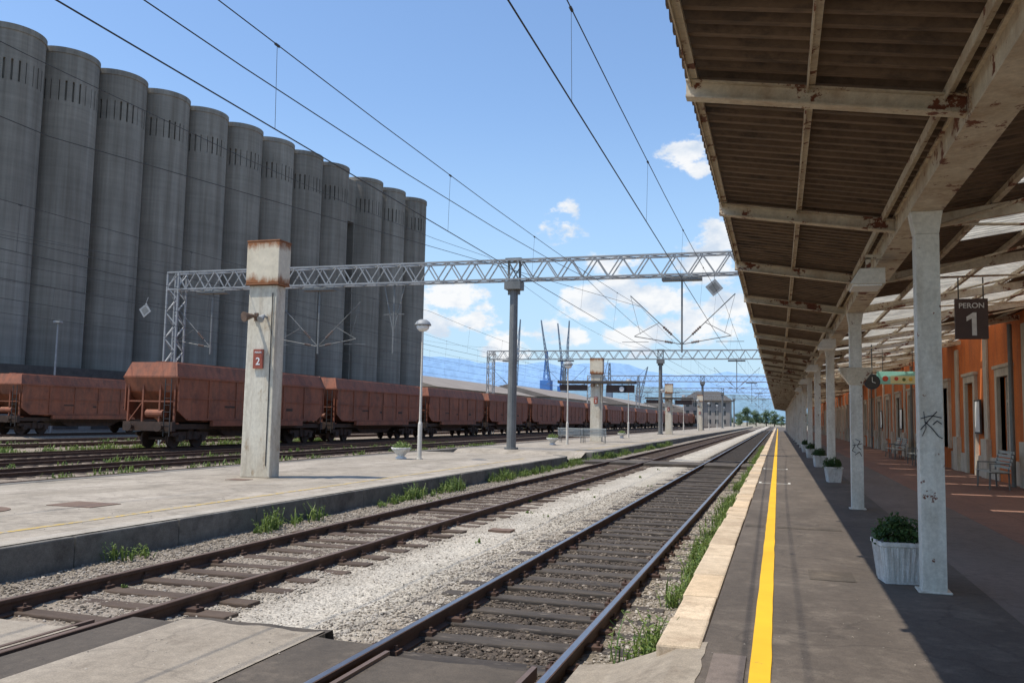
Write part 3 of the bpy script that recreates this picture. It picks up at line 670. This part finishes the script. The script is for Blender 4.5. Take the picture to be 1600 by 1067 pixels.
for k in range(nb):
    if y0b+k*BAY>130: break
    door=(k%3==1); zb_=.236 if door else 1.0; h=3.3-zb_
    nm='door' if door else 'window'
    e=empty(nm,(0,y0b+k*BAY+BAY/2-20,zb_-.23)); e.parent=sb
    frame(h).obj('frame','stonetrim',e,bevel=.006); glass(h).obj('pane','glass',e); sash(h).obj('sash','creamclean',e)
for y in(y0b+BAY*3+.6,y0b+BAY*7+.6,y0b+BAY*11+.6):
    b=MB(); b.cyl((0,0,0),(0,0,4.4),.06,n=10); tag(b.obj('downpipe','mast',loc=(6.05,y,.236)),'grey rainwater downpipe against the orange wall','pipe',group='downpipes on the station wall')
for k in(4,6,8,10):
    y=y0b+BAY*k+.9
    e=tag(empty('notice_board',(6.22,y,1.6)),'framed notice board on the orange station wall','notice board',group='notice boards')
    b=MB(); b.box(-.05,0,-.4,.4,0,1.1); b.obj('board_frame','darksteel',e); b=MB(); b.box(-.056,-.051,-.34,.34,.06,1.04); b.obj('board_sheet','white',e)
def bench(x,y,rot,label,grp,mat='bench',L_=1.7):
    e=tag(empty('bench',(x,y,.236),rot),label,'bench',group=grp)
    b=MB()
    for i in range(5): b.box(-L_/2,L_/2,-.22+i*.1,-.14+i*.1,.44,.465)
    b.obj('seat',mat,e)
    b=MB()
    for i in range(5): 
        z=.53+i*.095; yy=.24+i*.025; b.box(-L_/2,L_/2,yy,yy+.02,z,z+.07)
    b.obj('backrest',mat,e)
    for sx in(-L_/2+.15,L_/2-.15):
        b=MB(); b.bar((sx,-.2,0),(sx,-.18,.44),.035); b.bar((sx,.26,0),(sx,.24,.5),.035); b.bar((sx,.24,.5),(sx,.35,.98),.035); b.bar((sx,-.2,.43),(sx,.25,.43),.035); b.bar((sx,-.18,.44),(sx,-.18,.66),.028); b.bar((sx,-.2,.66),(sx,.28,.66),.03); b.obj('leg','mast',e)
    return e
for y in(25.6,36.8,38.9,44.5,46.6): bench(5.35,y,R(-90),'slatted metal bench against the orange station wall','benches along the station wall')
bench(-13.3,57,R(180),'slatted bench on the island platform','benches on the island platform'); bench(-11.8,57.5,R(180),'slatted bench on the island platform','benches on the island platform')

# ------------------------------------------------------------ planters
def leafball(b,cx,cy,cz_,rx,ry,rz_,n,ls,sd_=1):
    rr=random.Random(sd_)
    for i in range(n):
        th_=rr.uniform(0,6.28); u=rr.uniform(-.35,1); s=math.sqrt(max(0,1-u*u)); k=rr.uniform(.55,1.05)*(1+.25*math.sin(3*th_+sd_))
        p=Vector((cx+rx*s*math.cos(th_)*k,cy+ry*s*math.sin(th_)*k,cz_+rz_*u*k))
        a=Vector((rr.gauss(0,1),rr.gauss(0,1),rr.gauss(0,.7))).normalized()*ls*rr.uniform(.6,1.3); c=a.orthogonal().normalized()*ls*.4
        b.add([p-a*.5,p+c,p+a*.5,p-c],[(0,1,2,3)])
def planter(x,y,sd_,s=1.):
    e=tag(empty('planter',(x,y,.236)),'ribbed white planter with leafy shrub beside a post','planter',group='planters under the canopy')
    b=MB(); a,c,h=.17*s,.21*s,.44*s
    b.add([(-a,-a,0),(a,-a,0),(a,a,0),(-a,a,0),(-c,-c,h),(c,-c,h),(c,c,h),(-c,c,h)],[(0,3,2,1),(0,1,5,4),(1,2,6,5),(2,3,7,6),(3,0,4,7)])
    b.add([(-c,-c,h),(c,-c,h),(c,c,h),(-c,c,h),(-c*.88,-c*.88,h),(c*.88,-c*.88,h),(c*.88,c*.88,h),(-c*.88,c*.88,h)],[(0,1,5,4),(1,2,6,5),(2,3,7,6),(3,0,4,7)])
    for q in range(4):
        for i in range(-3,4):
            t_=i/3.6
            p0=Vector((t_*a,-a-.004,.03)); p1=Vector((t_*c,-c-.004,h-.05))
            m_=Matrix.Rotation(q*math.pi/2,3,'Z'); b.bar(m_@p0,m_@p1,.02*s)
    for q in range(4):
        m_=Matrix.Rotation(q*math.pi/2,3,'Z'); b.bar(m_@Vector((-c-.012,-c-.004,h-.02)),m_@Vector((c+.012,-c-.004,h-.02)),.03,.04)
    b.obj('pot','potwhite',e,rot=(0,0,R(8)))
    b=MB(); b.box(-c*.86,c*.86,-c*.86,c*.86,h-.06,h-.03); b.obj('soil','soil',e)
    b=MB(); leafball(b,0,0,h+.05,.24*s,.24*s,.2*s,1100,.045,sd_); 
    for i in range(6): b.cyl((0,0,h-.05),(random.uniform(-.15,.15),random.uniform(-.15,.15),h+.15),.006,n=4)
    b.obj('shrub','leafdark',e)
planter(1.17,9.85,3,.95); planter(1.45,25.6,5,.95); planter(1.45,34.2,6,.95); planter(1.45,42.8,7,.95); planter(1.45,51,8,.95)
def bowl(x,y,sd_):
    e=tag(empty('flower_bowl',(x,y,.236)),'pale concrete flower bowl on the island platform','planter',group='flower bowls on the island platform')
    b=MB(); b.lathe([(0.0,0),(.22,0),(.20,.06),(.12,.1),(.14,.14),(.34,.34),(.38,.42),(.34,.42),(.28,.34),(0,.33)],20); b.obj('bowl','potwhite',e,smooth=True)
    b=MB(); leafball(b,0,0,.42,.3,.3,.22,350,.07,sd_); b.obj('shrub','leaf',e)
bowl(-13.3,29.5,1); bowl(-13.0,50.8,2); bowl(-13.0,75,3)

# ------------------------------------------------------------ pillars
def pillar(y):
    e=tag(empty('concrete_pillar',(-12.4,y,.236)),'tall white concrete pillar with rust-stained block and red sign','pillar',group='concrete pillars on the island platform')
    b=MB(); b.add([(-.42,-.22,0),(.42,-.22,0),(.42,.22,0),(-.42,.22,0),(-.40,-.2,4.8),(.40,-.2,4.8),(.40,.2,4.8),(-.40,.2,4.8)],[(0,3,2,1),(4,5,6,7),(0,1,5,4),(1,2,6,5),(2,3,7,6),(3,0,4,7)])
    b.obj('shaft','pillar',e,bevel=.02)
    b=MB(); b.box(-.47,.47,-.27,.27,4.85,5.91); b.obj('top_block','pillartop',e,bevel=.02)
    for z in(4.81,5.91):
        b=MB(); b.box(-.477,.477,-.277,.277,z,z+.04); b.obj('rust_band','rustcap',e,bevel=.008)
    b=MB(); b.box(-.16,.12,-.262,-.23,2.70,3.18); s=b.obj('platform_sign','signred',e)
    textmesh('sign_number','2',.26,'white',e,(-.02,-.266,2.87),(R(90),0,0),.002); textmesh('sign_lettering','PERON',.062,'white',e,(-.02,-.266,3.10),(R(90),0,0),.002)
    b=MB(); b.cyl((-.15,-.2,3.98),(-.15,-.42,4.02),.04,n=10); b.cyl((-.15,-.40,4.0),(-.24,-.62,3.96),.05,.13,n=14); b.box(-.2,-.1,-.24,-.2,3.9,4.1); b.obj('loudspeaker','ironcover',e)
    b=MB(); b.cyl((.15,-.2,3.98),(.15,-.36,4.0),.03,n=8); b.cyl((.15,-.34,4.02),(.15,-.5,3.9),.04,.09,n=12); b.obj('loudspeaker','steel',e)
    b=MB(); b.cyl((.3,-.225,.3),(.3,-.225,4.6),.012,n=6); b.obj('conduit','darksteel',e)
for y in(19.0,61,104,147): pillar(y)

def boards(y,lab):
    e=tag(empty('hanging_boards',(-12.4,y,.236)),lab,'sign',group='board frames on the island platform pillars')
    b=MB(); b.box(-2.8,2.8,-.45,.45,4.12,4.32); b.obj('top_beam','roofdark',e,bevel=.02)
    for x0,x1,z0 in((-2.7,-.7,3.62),(.7,2.7,3.5)):
        b=MB(); b.box(x0,x1,-.12,.12,z0,4.04); b.obj('board','signbrown',e,bevel=.02)
        for x in(x0+.2,x1-.2):
            b=MB(); b.cyl((x,0,4.04),(x,0,4.13),.02,n=6); b.obj('hanger','darksteel',e)
boards(61,'dark boards hanging from a beam across the concrete pillar'); boards(104,'dark boards hanging from a beam across the concrete pillar')
e=tag(empty('station_clock',(-10.55,60.75,3.98)),'small round clock beside the hanging boards','clock')
b=MB(); b.cyl((0,-.08,0),(0,.08,0),.24,n=24); b.obj('clock_case','bluebox',e); b=MB(); b.cyl((0,-.09,0),(0,-.085,0),.17,n=24); b.obj('clock_face','white',e)
b=MB(); b.cyl((0,0,.22),(0,.15,.48),.03,n=6); b.obj('bracket','darksteel',e)

# ------------------------------------------------------------ platform lamps
lamp=tag(empty('platform_lamp',(-12.7,29.8,.236)),'slim grey lamp post with saucer-shaped shade','street lamp',group='lamp posts on the island platform')
b=MB(); b.cyl((0,0,0),(0,0,1.3),.085,.08,14); b.cyl((0,0,1.3),(0,0,1.4),.08,.05,14); b.cyl((0,0,1.4),(0,0,4.85),.05,.035,12); b.cyl((0,0,0),(0,0,.03),.14,n=14); b.obj('pole','creamclean',lamp,smooth=False)
b=MB(); b.lathe([(.0,5.20),(.13,5.185),(.24,5.11),(.31,5.01),(.315,4.97),(0.05,5.0)],24); b.obj('lamp_shade','steel',lamp,smooth=True)
b=MB(); b.lathe([(.04,4.74),(.13,4.76),(.22,4.84),(.25,4.93),(.22,4.985),(0.0,4.99)],20); b.obj('lamp_globe','white',lamp,smooth=True)
for k in range(1,9): copytree(lamp,(-12.7+random.uniform(-.05,.05),29.8+23.4*k,.236))
yl=tag(empty('yard_lamp',(-57.5,57.5,-.24)),'thin grey floodlight pole in the goods yard','street lamp')
b=MB(); b.cyl((0,0,0),(0,0,9.2),.10,.06,10); b.obj('pole','steel',yl); b=MB(); b.box(-.35,.35,-.18,.18,9.2,9.4); b.obj('lamp_head','steel',yl,bevel=.03)

# ------------------------------------------------------------ gantries
def gantry(y,full):
    e=tag(empty('catenary_gantry',(-12.9,y,0)),'galvanised lattice gantry spanning the tracks with wire supports','overhead line gantry',group='overhead line gantries')
    X0,X1=-33.9+12.9,-1.5+12.9; zb,zt=8.85,9.85; hw=.35; c=.085 if full else .12
    b=MB()
    for yy in(-hw,hw):
        for z in(zb,zt): b.box(X0,X1,yy-c/2,yy+c/2,z-c/2,z+c/2)
    bay=1.25; n=int((X1-X0)/bay); bay=(X1-X0)/n
    for i in range(n):
        xa=X0+i*bay; xm=xa+bay/2; xb=xa+bay
        for yy in((-hw,hw) if full else (-hw,)):
            b.bar((xa,yy,zb),(xm,yy,zt),.055); b.bar((xm,yy,zt),(xb,yy,zb),.055)
        if full:
            b.bar((xa,-hw,zb),(xm,hw,zb),.04); b.bar((xm,hw,zb),(xb,-hw,zb),.04)
            b.bar((xa,hw,zt),(xm,-hw,zt),.04); b.bar((xm,-hw,zt),(xb,hw,zt),.04)
    b.obj('truss','steel',e)
    b=MB(); b.cyl((0,0,.236),(0,0,8.5),.24,.2,12); b.cyl((0,0,.236),(0,0,.34),.36,n=12); b.obj('mast','mast',e)
    b=MB(); b.box(-.42,.42,-.38,.38,8.35,8.78); b.bar((-.3,0,8.8),(-.3,0,9.9),.1); b.bar((.3,0,8.8),(.3,0,9.9),.1); b.box(-.42,.42,-.28,.28,9.9,9.97); b.bar((-.3,-.2,8.85),(.3,-.2,9.85),.06); b.bar((.3,-.2,8.85),(-.3,-.2,9.85),.06); b.box(-.32,.32,-.05,.05,8.1,8.35); b.obj('mast_head','mast',e)
    b=MB(); xc=X0+.4
    for sx in(-.38,.38):
        for sy in(-.35,.35): b.bar((xc+sx,sy,-.2),(xc+sx,sy,9.8),.09)
    z=0; s=1
    while z<9.5:
        for sy in(-.35,.35): b.bar((xc-.38*s,sy,z),(xc+.38*s,sy,z+.75),.05)
        for sx in(-.38,.38): b.bar((xc+sx,-.35*s,z),(xc+sx,.35*s,z+.75),.05)
        z+=.75; s=-s
    b.obj('lattice_column','steel',e)
    for xd,v in((-4.4,3),(-19.6,0),(-24.1,3),(-31.,2)):
        x=xd+12.9; b=MB()
        b.bar((x,0,8.8),(x,0,5.1),.08); 
        if v:
            b.box(x-.95,x+.95,-.25,.25,8.58,8.72)
            for s in(-1,1):
                if v==2 and s==1: continue
                b.cyl((x,0,5.5),(x+2.5*s,0,7.9),.024,n=6); b.cyl((x,0,5.5),(x+2.3*s,0,5.9),.022,n=6)
                b.cyl((x+2.3*s,0,5.9),(x+1.1*s,0,6.55),.016,n=6); b.cyl((x+2.5*s,-.02,7.9),(x+2.0*s,0,6.0),.01,n=4)
                b.bar((x+1.6*s,0,5.62),(x+2.9*s,0,5.62),.025)
        else:
            b.bar((x-.6,0,8.8),(x,0,6.2),.05); b.bar((x+.6,0,8.8),(x,0,6.2),.05); b.bar((x-.6,0,7.2),(x+.6,0,7.2),.05)
        b.obj('wire_support','mast',e)
        if v:
            for s in(-1,1):
                if v==2 and s==1: continue
                for za,l_ in((2.4,2.5),(.4,2.3)):
                    b=MB()
                    for k in range(5):
                        q=.2+.033*k; b.cyl((x+l_*s*q,0,5.5+za*q),(x+l_*s*(q+.015),0,5.5+za*(q+.015)),.065,n=8)
                    b.cyl((x+l_*s*.19,0,5.5+za*.19),(x+l_*s*.36,0,5.5+za*.36),.035,n=8)
                    b.obj('insulator','insul',e)
    return e
G=[42,100,158,216,274]
for i,y in enumerate(G): gantry(y,i<2)
def diamond(x,y,z,rot):
    e=tag(empty('diamond_sign',(x,y,z)),'diamond-shaped white and dark overhead line sign plate','sign',group='diamond signs on the gantry')
    b=MB(); b.prism([(0,-.42),(.42,0),(0,.42),(-.42,0)],'y',-.015,.015); o=b.obj('plate','steel',e,rot=(0,rot,0))
    b=MB(); b.prism([(0,-.27),(.27,0),(0,.27),(-.27,0)],'y',-.021,-.016); b.obj('plate_centre','mast',e,rot=(0,rot,0))
    b=MB(); b.cyl((0,0,.3),(0,.2,.8),.015,n=5); b.obj('hanger','steel',e)
diamond(-2.85,41.6,8.15,.1); diamond(-35.3,41.6,7.65,.15)

# ------------------------------------------------------------ wires
def tube(b,pts,r,n=5):
    for i in range(len(pts)-1): b.cyl(pts[i],pts[i+1],r,n=n,caps=False)
SP=[-74,-16,42,100,158,216,274,332]
def catenary(cx,lab,r=.0095):
    e=tag(empty('overhead_wire',(cx,42,5.55)),lab,'overhead wire',group='overhead contact lines')
    off=Vector((cx,42,5.55))
    zc=5.6; zm=7.35; sag=.6
    b=MB(); p=[Vector((cx+(.2 if k%2 else -.2),y,zc))-off for k,y in enumerate(SP)]; tube(b,p,r); b.obj('contact_wire','wire',e)
    b=MB(); q=[]
    for k in range(len(SP)-1):
        for i in range(10):
            t_=i/10; q.append(Vector((cx,SP[k]+58*t_,zm-sag*4*t_*(1-t_)))-off)
    tube(b,q,r*.85); b.obj('messenger_wire','wire',e)
    for k in range(1,3):
        s0=.2 if k%2 else -.2
        for i in range(1,9):
            b=MB()
            t_=i/9; y=SP[k]+58*t_; x=cx+s0*(1-2*t_); b.cyl(Vector((cx,y,zm-sag*4*t_*(1-t_)))-off,Vector((x,y,zc))-off,.0035,n=4,caps=False)
            b.cyl(Vector((cx,y-.05,zm-sag*4*t_*(1-t_)))-off,Vector((cx,y+.05,zm-sag*4*t_*(1-t_)))-off,.02,n=5)
            b.obj('dropper','wire',e)
for cx in(-2.35,-6.4,-17.6,-21.6,-25.5,-29.4): catenary(cx,'overhead contact and messenger wires above a railway track')
def feeder(pts,lab,r=.009):
    e=MB(); o=Vector(pts[0]); tube(e,[Vector(p)-o for p in pts],r); tag(e.obj('feeder_wire','wire',loc=o),lab,'overhead wire',group='feeder wires')
def span(x0,x1,z,sag,r=.009,lab='long feeder wire running between gantries'):
    pts=[]
    for k in range(len(SP)-1):
        for i in range(8):
            t_=i/8; pts.append((x0+(x1-x0)*(SP[k]+58*t_+16)/300,SP[k]+58*t_,z-sag*4*t_*(1-t_)))
    feeder(pts,lab,r)
span(-9.2,-9.2,8.9,.85,.012); span(-14.4,-14.0,10.1,1.2,.009); span(-33.0,-33,10.3,1.2,.009)
feeder([(-15,-16,8.2),(-13.5,13,7.1),(-6.4,42,7.35)],'slack anchoring wire crossing to the second track')
feeder([(-34,42,10.2),(-30,10,8.6),(-26,-16,9)],'pale cable crossing in front of the silos')

# ------------------------------------------------------------ silos
SX,SY=-68.4,67.3; dx,dy=.1637,.9865
rs=3.08; ztop=37.0; zs0,zs1=31.7,33.7
silo=tag(empty('grain_silo',(SX,SY,0)),'tall weathered grey concrete grain silo with vent slots near its rim','silo',group='row of grain silos')
b=MB(); b.lathe([(rs,-.3),(rs,zs0),(rs-.3,zs0),(rs-.3,zs1),(rs,zs1),(rs,ztop-.6),(rs+.08,ztop-.55),(rs+.08,ztop),(0,ztop+.01)],64); b.obj('shaft','silo',silo,smooth=False)
b=MB(); ns=30
for i in range(ns):
    a=2*math.pi*i/ns; 
    wA=2*math.pi/ns*(.36 if i%5 else .52)
    ps=[(rr*math.cos(t_),rr*math.sin(t_)) for rr,t_ in((rs-.002,a-wA),(rs+.0,a),(rs-.002,a+wA),(rs-.35,a+wA),(rs-.35,a-wA))]
    b.prism(ps,'z',zs0,zs1)
b.obj('vent_band','silo',silo)
ss=[5.92*k for k in range(-3,8)]+[49.8,56.0,62.3]
silo.location=(SX+dx*ss[0],SY+dy*ss[0],0)
for s in ss[1:]: copytree(silo,(SX+dx*s,SY+dy*s,0),rotz=s*.37)
ang=math.atan2(-dx,dy)
e=tag(empty('silo_stair_tower',(SX+dx*45.6,SY+dy*45.6,0),ang),'recessed concrete stair tower between the grain silos','tower')
b=MB(); b.box(-3,1.0,-1.6,1.6,30,36.3); b.box(-3,-.6,-2.6,2.6,-.3,30); b.box(-.6,1.0,-1.6,-1.1,-.3,30); b.box(-.6,1.0,1.1,1.6,-.3,30); b.obj('wall','silo',e)
b=MB(); b.box(-.597,-.5,-1.1,1.1,-.2,30); b.obj('gap_shade_panel','glass',e)  # dark panel painting the shade inside the recessed gap
e=tag(empty('loading_shed',(SX+dx*20+5,SY+dy*20,0),ang),'low dark flat-roofed loading shed at the foot of the silos','shed')
b=MB(); b.box(-4,1,-50,40,-.3,4.8); b.obj('wall','warewall',e); b=MB(); b.box(-4,1.8,-50.5,40.5,4.8,5.6); b.obj('roof','roofdark',e)
for k in range(22):
    b=MB(); b.box(1.0,1.06,-48+k*4,-45.4+k*4,.0,3.6); b.obj('loading_door','roofdark',e)

# ------------------------------------------------------------ hopper wagon
wg=tag(empty('hopper_wagon',(-29.5,34.9,0)),'rusty orange-brown bulk hopper wagon standing on the yard track','railway wagon',group='train of hopper wagons')
LW=15.4; a0,a1=.5,LW-.5; hx=1.56
def ko(z): return 2.4 if z<1.6 else 1.5 if z<2.2 else .25 if z<3. else 0. if z<3.7 else .22
sec2=[(-1.36,1.3),(-1.48,1.9),(-1.48,2.8),(-hx,3.5),(-1.32,4.2),(1.32,4.2),(hx,3.5),(1.48,2.8),(1.48,1.9),(1.36,1.3)]
n=len(sec2); b=MB()
vs=[(x,a0+ko(z),z) for x,z in sec2]+[(x,a1-ko(z),z) for x,z in sec2]
fs=[(i,i+n,(i+1)%n+n,(i+1)%n) for i in range(n)]
fs+=[(0,9,8,1),(1,8,7,2),(2,7,6,3),(3,6,5,4)]+[(n+1,n+8,n+9,n),(n+2,n+7,n+8,n+1),(n+3,n+6,n+7,n+2),(n+4,n+5,n+6,n+3)]
b.add(vs,fs); b.obj('body','wagon',wg,bevel=.03)
for sx in(-1,1):
    b=MB()
    def bx_(xa,xb,*r): b.box(min(sx*xa,sx*xb),max(sx*xa,sx*xb),*r)
    b.prism([(a0+.15,3.48),(a0+.15,1.85),(a0+.9,1.40),(a1-.9,1.40),(a1-.15,1.85),(a1-.15,3.48)],'x',min(sx*1.53,sx*1.56),max(sx*1.53,sx*1.56))
    b.obj('side_panel','wagon',wg)
    b=MB()
    bx_(1.562,1.62,a0+.02,a1-.02,3.44,3.53); bx_(1.562,1.60,a0+.15,a1-.15,2.45,2.51); bx_(1.562,1.61,a0+.9,a1-.9,1.39,1.49)
    for i in range(7):
        y=a0+.16+(a1-a0-.38)*i/6; bx_(1.562,1.605,y,y+.07,1.85 if i in(0,6) else 1.49,3.44)
    bx_(1.50,1.70,3.3,LW-3.3,1.10,1.38)
    b.obj('side_rib','wagon',wg)
b=MB(); b.box(-1.28,1.28,.9,LW-.9,4.2,4.24); b.box(-.3,.3,1.2,LW-1.2,4.24,4.3); b.obj('roof_hatch','wagon',wg)
b=MB(); b.box(-1.3,1.3,.5,LW-.5,.95,1.2); b.box(-1.45,1.45,.45,.7,.85,1.3); b.box(-1.45,1.45,LW-.7,LW-.45,.85,1.3)
b.prism([(3.6,1.35),(5.6,.55),(LW-5.6,.55),(LW-3.6,1.35)],'x',-.9,.9); b.obj('underframe','wagondark',wg)
for y in(.68,LW-.68):
    b=MB()
    for sx in(-1.36,-.5,.5,1.36): b.bar((sx,y,1.2),(sx,y,3.4),.09)
    b.bar((-1.36,y,2.3),(1.36,y,2.3),.07); b.bar((-1.36,y,1.25),(-.5,y,2.3),.05); b.box(-1.35,1.35,y-.2,y+.4,1.2,1.25); b.cyl((-.3,y+.1,1.7),(.7,y+.1,1.7),.2,n=12); b.obj('end_frame','wagon',wg)
for yb_ in(2.35,LW-2.35):
    be=empty('bogie',(0,yb_,0)); be.parent=wg
    b=MB()
    for sx in(-1.05,1.05): b.prism([(-1.4,.62),(-.5,.42),(.5,.42),(1.4,.62),(1.4,.78),(.5,.82),(-.5,.82),(-1.4,.78)],'x',sx-.06,sx+.06); 
    b.box(-1.1,1.1,-.2,.2,.6,.98)
    for sx in(-1.13,1.13):
        for y in(-.9,.9): b.box(sx-.09,sx+.09,y-.16,y+.16,.35,.66)
        b.cyl((sx,-.25,.45),(sx,-.25,.8),.1,n=8); b.cyl((sx,.25,.45),(sx,.25,.8),.1,n=8)
    b.obj('bogie_frame','wagondark',be)
    for y in(-.9,.9):
        b=MB()
        for sx in(-.75,.75): b.cyl((sx-.065,y,.46),(sx+.065,y,.46),.46,n=22); 
        for sx in(-.70,.70): b.cyl((sx-.02,y,.46),(sx+.02,y,.46),.49,n=22)
        b.cyl((-1.1,y,.46),(1.1,y,.46),.08,n=8); b.obj('wheelset','wagondark',be)
for y,s in((.45,-1),(LW-.45,1)):
    for sx in(-.875,.875):
        b=MB(); b.cyl((sx,y,1.06),(sx,y+s*.30,1.06),.1,n=10); b.cyl((sx,y+s*.30,1.06),(sx,y+s*.36,1.06),.23,n=16); b.obj('buffer','wagondark',wg)
for yy in(.45,LW-.45):
    b=MB()
    for sx in(.95,1.3): b.bar((sx,yy,.6),(sx,yy,3.4),.035)
    for k in range(8): b.bar((.95,yy,.8+k*.33),(1.3,yy,.8+k*.33),.025)
    b.obj('ladder','darksteel',wg)
for (y,z,w_,h_) in((4.4,2.3,.9,.10),(7.2,2.2,.35,.14),(10.4,2.2,.7,.16)):
    b=MB(); b.box(1.563,1.568,y,y+w_,z-.25,z-.25+h_); b.obj('data_panel','wagondark',wg)
random.seed(3)
for k in range(1,19): copytree(wg,(-29.5,34.9+15.9*k,0))
for y in(26.4,46.6,62.5,78.4,94.3): copytree(wg,(-51.5,y,0))['group']='second train of hopper wagons'

# ------------------------------------------------------------ distant things
def warehouse(x,y0,y1,w_,h,lab,c='warewall'):
    e=tag(empty('warehouse',(x,y0,0)),lab,'warehouse')
    b=MB(); b.box(-w_,0,0,y1-y0,-.3,h); b.obj('wall',c,e)
    b=MB(); b.prism([(-w_-.5,h),(.5,h),(-w_/2,h+w_*.13)],'y',-.6,y1-y0+.6); b.obj('roof','wareroof',e)
    y=4
    while y<y1-y0-5:
        b=MB(); b.box(0,.06,y,y+3.4,h*.62,h*.8); b.obj('window','glass',e); y+=6
warehouse(-60,148,215,24,7.2,'long grey warehouse with pitched roof beyond the silos'); warehouse(-57,220,300,24,7.5,'long grey warehouse with pitched roof beyond the yard'); warehouse(-50,306,380,24,7.2,'long grey warehouse with low pitched roof')
warehouse(-44,395,470,20,8,'pale harbour shed behind the yard'); warehouse(-95,190,330,26,9,'tall harbour shed with pitched roof')
def crane(x,y,h,mat,jl,ja,s=1,lab='tall lattice harbour crane with raised jib'):
    e=tag(empty('harbour_crane',(x,y,0)),lab,'crane',group='harbour cranes')
    b=MB(); q=3*s
    for sx in(-q,q):
        for sy in(-q,q): b.bar((sx,sy,-.3),(sx*.6,sy*.6,h*.38),.55)
    for k in(.18,.38): 
        m_=q*(1-.4*k/.38)
        for p,r in(((-m_,-m_),(m_,-m_)),((m_,-m_),(m_,m_)),((m_,m_),(-m_,m_)),((-m_,m_),(-m_,-m_))): b.bar((p[0],p[1],h*k),(r[0],r[1],h*k),.4)
    b.obj('portal',mat,e)
    b=MB(); b.box(-2.2*s,2.2*s,-2.4*s,2.4*s,h*.39,h*.58); b.obj('machine_house',mat,e,bevel=.1)
    b=MB()
    for sx in(-1,1):
        for sy in(-1,1): b.bar((sx*1.1*s,sy*1.1*s,h*.58),(sx*.3,sy*.3,h),.34)
    for k in range(6):
        z0=h*(.55+.45*k/6); z1=h*(.55+.45*(k+1)/6); w0=1.1*s*(1-k/6*.75); w1=1.1*s*(1-(k+1)/6*.75)
        b.bar((-w0,-w0,z0),(w1,-w1,z1),.2); b.bar((w0,w0,z0),(-w1,w1,z1),.2)
    b.obj('mast',mat,e)
    b=MB(); p0=Vector((1.5*s,0,h*.55)); p1=p0+Vector((math.cos(ja)*jl,-2,math.sin(ja)*jl))
    for a in(-1,1):
        for c in(-.6,.6): b.bar(p0+Vector((c,a*.7,0)),p1+Vector((c*.25,a*.2,0)),.22)
    for k in range(14):
        t_=k/14; t2=(k+1)/14; A=p0.lerp(p1,t_); B=p0.lerp(p1,t2); f=1-.75*t_; b.bar(A+Vector((-.6*f,-.7*f,0)),B+Vector((.6*f,-.7*f,0)),.12); b.bar(A+Vector((.6*f,.7*f,0)),B+Vector((-.6*f,.7*f,0)),.12)
    b.cyl((0,0,h),p1,.1,n=5); b.obj('jib','cranegrey',e)
crane(-131,430,34,'cranegrey',34,R(86),.6); crane(-112.5,425,36,'craneblue',32,R(98),1.2,'blue harbour crane with raised lattice jib'); crane(-108,440,32,'craneblue',34,R(96),.9,'blue harbour crane with raised lattice jib'); crane(-102,420,28,'cranegrey',35,R(87),.6); crane(-81,430,30,'cranegrey',12,R(120),.7); crane(-68,440,24,'cranegrey',16,R(75),.6)
e=tag(empty('town_house',(-24,310,0)),'grey three-storey hip-roofed house beyond the platforms','house')
b=MB(); b.box(-8,8,0,12,-.3,9); b.obj('wall','warewall',e)
b=MB(); b.add([(-9,-1,9),(9,-1,9),(9,13,9),(-9,13,9),(-4,6,12.5),(4,6,12.5)],[(0,1,5,4),(1,2,5),(2,3,4,5),(3,0,4),(0,3,2,1)]); b.obj('roof','roofdark',e)
for k in range(6):
    for z in(1,4,6.8):
        b=MB(); b.box(-7+k*2.5,-5.9+k*2.5,-.04,.0,z,z+1.5); b.obj('window','glass',e)
warehouse(-30,330,370,14,5,'low pale shed near the end of the yard')
def tree(x,y,h,sd_,lab='broad leafy tree beyond the end of the platforms'):
    rr=random.Random(sd_); e=tag(empty('tree',(x,y,-.2)),lab,'tree',group='trees beyond the station')
    b=MB(); b.cyl((0,0,0),(0,0,h*.45),h*.035,h*.02,8)
    for i in range(6):
        a=rr.uniform(0,6.28); b.cyl((0,0,h*.3),(math.cos(a)*h*.22,math.sin(a)*h*.22,h*rr.uniform(.5,.75)),h*.014,h*.005,6)
    b.obj('trunk','bark',e)
    b=MB()
    for i in range(18):
        a=rr.uniform(0,6.28); z=rr.uniform(.12,.85); r=h*rr.uniform(.05,.5)*(1.05-z*.8); s=h*rr.uniform(.12,.2)
        leafball(b,math.cos(a)*r,math.sin(a)*r,z*h,s,s,s*.9,200,h*.045,sd_*31+i)
    b.obj('crown','treeleaf',e)
rt=random.Random(5)
for i in range(26):
    x=-75+i*4.1+rt.uniform(-1.5,1.5); tree(x,rt.uniform(435,480),rt.uniform(6.,9.)+(1.5 if -16<x<-2 else 0),i+2)
def ridge(dist,hs,seed,mat,base=.55):
    b=MB(); vs=[];n=160
    for i in range(n+1):
        a=R(-60+100*i/n); 
        el=hs*(base+.4*noise.noise(Vector((a*3.1,seed,0)))+.12*noise.noise(Vector((a*12,seed,1)))+.05*noise.noise(Vector((a*40,seed,2))))
        x=math.sin(a)*dist;y=math.cos(a)*dist
        vs+=[(x,y,-5),(x*1.03,y*1.03,max(20,el))]
        vs+=[(x*1.3,y*1.3,-5)]
    f=[]
    for i in range(n): f+=[(3*i,3*i+3,3*i+4,3*i+1),(3*i+1,3*i+4,3*i+5,3*i+2)]
    b.add(vs,f); o=b.obj('hill',mat,smooth=True); struct(o)
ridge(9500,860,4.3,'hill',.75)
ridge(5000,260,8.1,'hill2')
